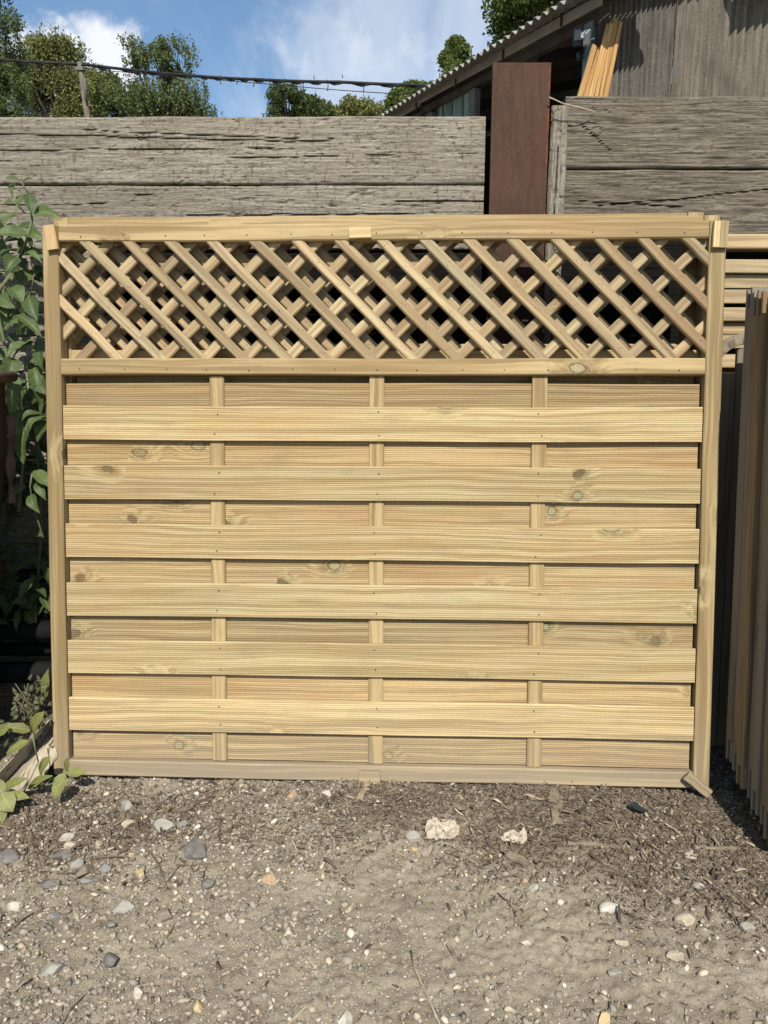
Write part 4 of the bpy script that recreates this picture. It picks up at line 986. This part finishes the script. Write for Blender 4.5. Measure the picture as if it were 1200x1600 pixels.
twig([(777, 1395), (790, 1405), (812, 1412)], .0018, .001, 'thin black twig by the curved bark at right of centre', side=[((790, 1405), (800, 1416), (806, 1420))])
twig([(282, 1316), (296, 1326), (310, 1338)], .0013, .001, 'very short straight straw by the dark long stone', 'straw', M_straw)
twig([(450, 1592), (475, 1572), (505, 1552)], .0014, .001, 'thin pale twig near the bottom centre', 'straw', M_straw)
twig([(1010, 1320), (1040, 1335), (1060, 1345)], .0014, .001, 'thin dark twig on the litter below the right post')
# dry stalk on the right wall top
b = MB(); tube(b, [atY(858, 152, 2.36), atY(880, 162, 2.365), atY(905, 168, 2.37), atY(925, 173, 2.385), atY(937, 179, 2.39)], [.0022, .002, .002, .0017, .0012], 6)
tag(b.build('dry_stalk', M_straw), 'dry pale stalk hanging over the top of the right sleeper wall by the steel post', 'stalk')

# ------------------------------------------------------------------ barn
bd = Vector((-.45336, .89133, 0)); be = Vector((.89133, .45336, 0)); C0 = Vector((2.3935, 9.3425, 0))
def BP(s, u, z): return C0+bd*s+be*u+Vector((0, 0, z))     # s along the open side, u along the gable
barn = thing('barn', 'weathered grey corrugated barn with open side and dirty windows behind the fence', 'barn', C0, rot=(0, 0, 0))
def bl(v): return v-C0
def bbar(name, p, q, W_, D_, matl, up=(0, 0, 1), tn=.5, bev=.004, par=None):
    b = MB(); bar(b, bl(BP(*p)), bl(BP(*q)), W_, D_, up, bev, 2, tn); return b.build(name, matl, par or barn)
def corrugated(name, o, ax, upv, nrm, L_, Hf, pitch, amp, matl, zlo=0, seg=8, th=.006):
    """wavy sheet: o origin, ax across the waves, Hf(l) -> height"""
    n_ = int(L_/pitch*seg); vs = []
    for k in range(2):
        for i in range(n_+1):
            l = L_*i/n_; q = amp*cos(2*pi*l/pitch)-k*th
            vs.append(o+ax*l+nrm*q+upv*zlo); vs.append(o+ax*l+nrm*q+upv*Hf(l))
    N_ = 2*(n_+1); fs = []
    for i in range(n_):
        a = 2*i; fs.append((a, a+2, a+3, a+1)); fs.append((N_+a, N_+a+1, N_+a+3, N_+a+2)); fs.append((a+1, a+3, N_+a+3, N_+a+1)); fs.append((a, N_+a, N_+a+2, a+2))
    b = MB(); b.add([bl(v) for v in vs], fs, smooth=False); return b.build(name, matl, barn)
pitchR = R_(18)
gn_ = -bd
# gable wall sheets
corrugated('wall_sheet', BP(0, .04, 0), be, Vector((0, 0, 1)), gn_, 1.05, lambda l: 5.0+l*.32, .075, .019, M_sheetA)
corrugated('wall_sheet', BP(-.012, 1.085, 0), be, Vector((0, 0, 1)), gn_, .885, lambda l: 5.33+l*.32, .146, .024, M_sheetB)
corrugated('wall_sheet', BP(.02, 1.985, 0), be, Vector((0, 0, 1)), gn_, 5.5, lambda l: 5.6+l*.32 if l < 4 else 6.9, .146, .024, M_sheetB)
# roof: eave sheets, waves across s
up_r = Vector((be.x*cos(pitchR), be.y*cos(pitchR), sin(pitchR))); nr = Vector((-be.x*sin(pitchR), -be.y*sin(pitchR), cos(pitchR)))
def roof(s0, s1, u0, ln):
    o = BP(s0, u0, 5.045+(u0+.34)*math.tan(pitchR)); return corrugated('roof_sheet', o, bd, up_r, nr, s1-s0, lambda l: ln, .147, .027, M_roof, 0, 10, .007)
roof(-.28, 13, -.34, 7.5)
# added out-of-view roof sheets, shaped to cast shadows on the gable wall
roof(-.75, -.285, -.34, .75); roof(-.62, -.285, 1.75, 3.5)
# eave purlins, fascia and beams of the open side
for nm, u, z, W_, D_, mm in (('fascia', -.03, 5.055, .105, .04, M_fascia), ('beam', .05, 4.90, .09, .09, M_eave)):
    bbar(nm, (-.02, u, z-.03), (4, u, z+.075), W_, D_, mm); bbar(nm, (4.002, u, z+.04), (13, u, z+.04), W_, D_, mm)
b = MB()
for s in np.arange(.6, 12, 1.15): bar(b, bl(BP(s, -.058, 5.04)), bl(BP(s+.03, -.058, 5.04)), .13, .012, (0, 0, 1), .002, 1)
b.build('fascia_joint', M_eave, barn)
bbar('corner_post', (.03, .05, 0), (.03, .05, 5.0), .11, .11, M_eave, (1, 0, 0))
bbar('door_post', (.185, .02, 0), (.185, .02, 4.87), .14, .09, M_teal, bd)
bbar('door_post', (2.57, .04, 0), (2.57, .04, 4.87), .16, .10, M_steelgrey, bd)
for s in (3.72, 4.9, 6.2, 7.6, 9.2): bbar('window_post', (s, .04, 0), (s, .04, 4.87), .10, .09, M_steelgrey, bd)
wp = bbar('window', (3.15, .075, 3.0), (3.15, .075, 4.95), .93, .02, M_glass, bd)
bbar('window', (4.3, .075, 3.0), (4.3, .075, 4.95), 1.0, .02, M_steelgrey, bd)
bbar('window', (5.5, .075, 3.0), (5.5, .075, 4.95), 1.1, .02, M_glass, bd)
bbar('window_rail', (2.66, .05, 2.97), (11, .05, 2.97), .10, .06, M_steelgrey)
bbar('side_wall', (6.85, .075, 0), (6.85, .075, 2.9), 8.3, .02, M_sheetA, bd)
b = MB()
for s in (2.9, 3.2, 3.45): bar(b, bl(BP(s, .055, 3.02)), bl(BP(s, .055, 4.93)), .03, .012, bd, .001, 1)
b.build('glazing_bar', M_steelgrey, wp)
# interior: back wall, far gable, rafters
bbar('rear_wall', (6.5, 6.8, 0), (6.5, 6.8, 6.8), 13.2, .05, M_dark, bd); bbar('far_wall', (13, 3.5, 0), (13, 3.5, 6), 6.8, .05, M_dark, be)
for s in (1.3, 3.7, 6.2): bbar('rafter', (s, .1, 4.86), (s, 6.7, 6.9), .14, .07, M_eave)
# timber lengths leaning in the corner
RND = random.Random(31)
LT = [((906, 150), (929, 72), .055, 'shortest leftmost of the raw timber lengths leaning at the barn corner'), ((914, 150), (937, 76), .05, 'second raw timber length from the left at the barn corner'),
      ((923, 150), (951, 40), .055, 'third raw timber length at the barn corner, long and pale'), ((932, 150), (955, 38), .05, 'fourth raw timber length at the barn corner, darker stained'),
      ((939, 150), (962, 31), .06, 'tallest raw timber length leaning at the barn corner'), ((946, 150), (969, 35), .05, 'rightmost raw timber length leaning on the corrugated wall')]
for i, (p, q, wd, lab) in enumerate(LT):
    off = -.30-.05*(i % 3); a = atPl(*p, BP(off, 0, 0), bd); b_ = atPl(*q, BP(-.08-.02*(i % 2), 0, 0), bd); d_ = (a-b_).normalized(); foot = b_+d_*((b_.z)/(-d_.z)*.999)
    b = MB(); bar(b, foot-foot, b_-foot, wd, .03, (1, .5, 0), .003, 4, RND.uniform(.3, .9), wob=.002)
    o = b.build('timber_length', M_lumber); o.location = foot; tag(o, lab, 'timber', 'raw timber lengths at the barn corner')
# floodlight and camera box on the corner
fl_ = thing('floodlight', 'small black security floodlight on a white bracket at the barn corner', 'floodlight', BP(.02, -.12, 4.5))
fp = atPl(903, 58, BP(0, -.12, 0), be)
b = MB(); c = fp-Vector(fl_.location); bar(b, c+Vector((0, 0, -.10)), c+Vector((0, 0, .10)), .11, .05, (1, -.25, 0), .01, 1); b.build('housing', M_blackpl, fl_)
b = MB(); bar(b, c+Vector((-.01, -.032, -.045)), c+Vector((-.01, -.032, .06)), .075, .012, (1, -.25, 0), .002, 1); b.build('lens', M_lamp, fl_)
b = MB(); tube(b, [c+Vector((.01, -.01, -.16)), c+Vector((.03, 0, -.24))], .03, 10); tube(b, [c+Vector((.06, .03, -.05)), c+Vector((.10, .05, -.2)), c+Vector((.02, 0, -.2))], .012, 6); b.build('sensor', M_blackpl, fl_)
b = MB(); c2 = atPl(917, 57, BP(0, -.12, 0), be)-Vector(fl_.location); bar(b, c2+Vector((0, 0, -.09)), c2+Vector((0, 0, .06)), .075, .06, (1, -.2, 0), .012, 1); bar(b, c2+Vector((-.05, -.03, -.03)), c2+Vector((-.05, -.03, .03)), .05, .05, (1, -.2, 0), .012, 1); b.build('junction_box', M_white, fl_)

# ------------------------------------------------------------------ trees
def tree(label, cx, topy, wpx, Y, base_py, matl, seed, shape='round', n=7000, ls=.11, weep=0., gap=.5, name='tree', lobes=16):
    rr = random.Random(seed); c_top = atY(cx, topy, Y); cb = atY(cx, base_py, Y); H = c_top.z; cw = wpx/1200*Y*1.02
    root = thing(name, label, 'tree', (c_top.x, Y, 0)); b = MB()
    zc0 = max(cb.z, H*.22); ht = H-zc0
    trunk = [Vector((0, 0, -.2)), Vector((.05*cw, 0, zc0*.7)), Vector((-.02*cw, .1, zc0+ht*.35)), Vector((.02*cw, 0, H*.93))]
    tube(b, trunk, [H*.016, H*.011, H*.006, H*.0015], 8)
    lob = []
    for k in range(lobes):
        u = rr.random()**.8; zz = zc0+ht*(.08+.86*u)
        prof_ = (1-((u-.35)/.72)**2)**.5 if abs((u-.35)/.72) < 1 else .15
        if shape == 'column': prof_ = .9-.5*u
        an = rr.uniform(0, 2*pi); rad = cw*.5*prof_*rr.uniform(.35, .85)
        c = Vector((rad*cos(an), rad*sin(an)*.9, zz)); r_ = cw*rr.uniform(.12, .21)*(1.1-.4*u)
        lob.append((c, r_)); st_ = Vector((0, 0, zc0*.6+zz*.35)); tube(b, [st_, (st_+c)/2+Vector((0, 0, -.02*H)), c], [H*.006, H*.004, H*.0015], 5)
    lob.append((Vector((0, 0, H-cw*.10)), cw*.10))
    b.build('trunk', M_bark, root)
    # leaves: small faces in clumps
    n = int(n*2.6); rn = np.random.RandomState(seed); wts = np.array([r_**2 for _, r_ in lob]); wts /= wts.sum(); pick = rn.choice(len(lob), n, p=wts)
    cen = np.array([tuple(c) for c, _ in lob])[pick]; rd = np.array([r_ for _, r_ in lob])[pick]
    dr = rn.normal(size=(n, 3)); dr /= np.linalg.norm(dr, axis=1)[:, None]; rad = rn.rand(n)**.45*1.12
    p = cen+dr*(rd*rad)[:, None]*np.array([1, 1, .8])
    # sub-clumps
    sub = rn.normal(size=(n//22+1, 3)); sid = rn.randint(0, len(sub), n)
    p += (fbm(p[:, 0]*1.7+3, p[:, 2]*1.7+9, seed, 2)-.5)[:, None]*rd[:, None]*rn.normal(0, .5, (n, 3))
    if weep:
        hang = rn.rand(n) < .6; strand = rn.rand(n)**1.5*weep*cw; q_ = np.round(p[:, :2]*3.3)/3.3; p[hang, 0] = q_[hang, 0]+rn.normal(0, .035, hang.sum()); p[hang, 2] -= strand[hang]
    f = fbm(p[:, 0]*2.4+50, p[:, 2]*2.4+20, seed+7, 3)+rn.normal(0, .05, n); keep = f > gap*.70; p = p[keep]; m_ = len(p)
    p = p[p[:, 2] > .3]; m_ = len(p)
    s = ls*.62*rn.uniform(.6, 1.35, m_); R3 = rotm(m_)
    if weep: s2 = s*.5
    else: s2 = s*.7
    quad = np.array([(-1, 0, 0), (0, -1, .15), (1, 0, 0), (0, 1, .15)])*.5
    VV = quad[None]*np.stack([s, s2, s], 1)[:, None, :]; VV = np.einsum('nij,nkj->nki', R3, VV)+p[:, None, :]
    FF = np.arange(m_*4).reshape(m_, 4); tn = np.clip(rn.beta(2, 2, m_), 0, 1)
    o = mass('crown', VV.reshape(-1, 3), FF, np.repeat(tn, 4), VV.reshape(-1, 3), matl); o.parent = root
    return root
tree('tall drooping birch cut off by the left edge', -42, -150, 135, 22, 280, M_tree[0], 1, n=30000, ls=.12, weep=.25, gap=.35, lobes=44)
tree('yellow green weeping tree left of the utility pole', 85, 52, 150, 26, 240, M_tree[1], 2, n=16000, ls=.15, weep=.12, gap=.5, lobes=26)
tree('dark round tree directly behind the utility pole', 140, 108, 110, 30, 250, M_tree[2], 3, n=9000, ls=.19, gap=.46, lobes=20)
tree('feathery green birch right of the utility pole', 245, 60, 150, 26, 240, M_tree[0], 4, n=17000, ls=.14, weep=.13, gap=.5, lobes=28)
tree('distant dark green tree above the wall left of centre', 450, 141, 105, 38, 192, M_tree[2], 5, n=7000, ls=.17, gap=.5, lobes=26)
tree('low distant tree just right of the dark green one left of centre', 496, 160, 60, 42, 195, M_tree[0], 15, n=4000, ls=.17, gap=.5, lobes=18)
tree('small distant pale green tree near the barn roof end', 562, 167, 95, 55, 190, M_tree[1], 6, n=5000, ls=.28, gap=.48)
tree('small tree peeking above the lower end of the barn roof', 650, 122, 90, 24, 185, M_tree[3], 7, n=5000, ls=.15, gap=.5)
tree('bright green tree top above the middle of the barn roof', 726, 62, 95, 22, 150, M_tree[3], 8, n=6000, ls=.14, gap=.48)
tree('large green tree rising behind the upper barn roof', 850, -120, 190, 20, 200, M_tree[3], 9, n=15000, ls=.15, gap=.48, lobes=30)

# ------------------------------------------------------------------ utility pole and wires
RND = random.Random(3)
tp = atY(124.5, 97, 18); up_ = thing('utility_pole', 'slightly leaning wooden utility pole carrying the cables', 'utility pole', (tp.x+.55, 18, 0))
b = MB(); tube(b, [(0, 0, 0), (tp.x-up_.location.x, 0, tp.z)], [.085, .055], 12); b.build('shaft', M_polewood, up_)
b = MB(); box(b, (tp.x-up_.location.x-.09, -.085, tp.z-.18), (tp.x-up_.location.x+.09, -.06, tp.z-.11)); tube(b, [(tp.x-up_.location.x+.12, -.1, tp.z-.8), (tp.x-up_.location.x+.12, -.1, tp.z-.35)], .03, 8); b.build('bracket', M_steelgrey, up_)
def wire(pts, Yf, r, lab, barbs=(), name='overhead_cable', twist=0.):
    P = [atY(p[0], p[1], Yf(p[0])) for p in pts]; Q = []
    for i in range(len(P)-1):
        for k in range(16):
            u = k/16; Q.append(P[i].lerp(P[i+1], u)-Vector((0, 0, 4*u*(1-u)*.03*(P[i+1]-P[i]).length*.2)))
    Q.append(P[-1]); b = MB()
    tube(b, Q, r, 5)
    if twist:
        tube(b, [q+Vector((0, r*.9*sin(i*1.7), r*.9*cos(i*1.7)-r*.7)) for i, q in enumerate(Q)], r*.7, 5)
    o = b.build(name, M_wire); tag(o, lab, 'cable')
    if barbs:
        for (x, y0, y1) in barbs:
            bb = MB(); tube(bb, [atY(x, y0, Yf(x)), atY(x+RND.uniform(-2, 2), (y0+y1)/2, Yf(x)), atY(x+RND.uniform(-1, 1), y1, Yf(x))], .011, 4); bb.build('hanging_twig', M_twig, o)
Yw = lambda x: 18-.0035*max(0, x-130)
wire([(-60, 88), (0, 93), (127, 100), (310, 119), (400, 124), (530, 128), (720, 134)], Yw, .030, 'thick twisted black overhead cable crossing the sky',
     [(318, 117, 128), (345, 117, 132), (370, 119, 132), (396, 121, 136), (421, 122, 138), (447, 124, 140), (474, 126, 142), (511, 124, 142), (567, 129, 145), (491, 118, 124), (534, 116, 122)], twist=1)
wire([(-60, 103), (0, 106), (127, 106), (310, 121), (430, 132), (650, 148), (760, 156)], lambda x: Yw(x)+.2, .008, 'thin lower wire under the thick overhead cable')
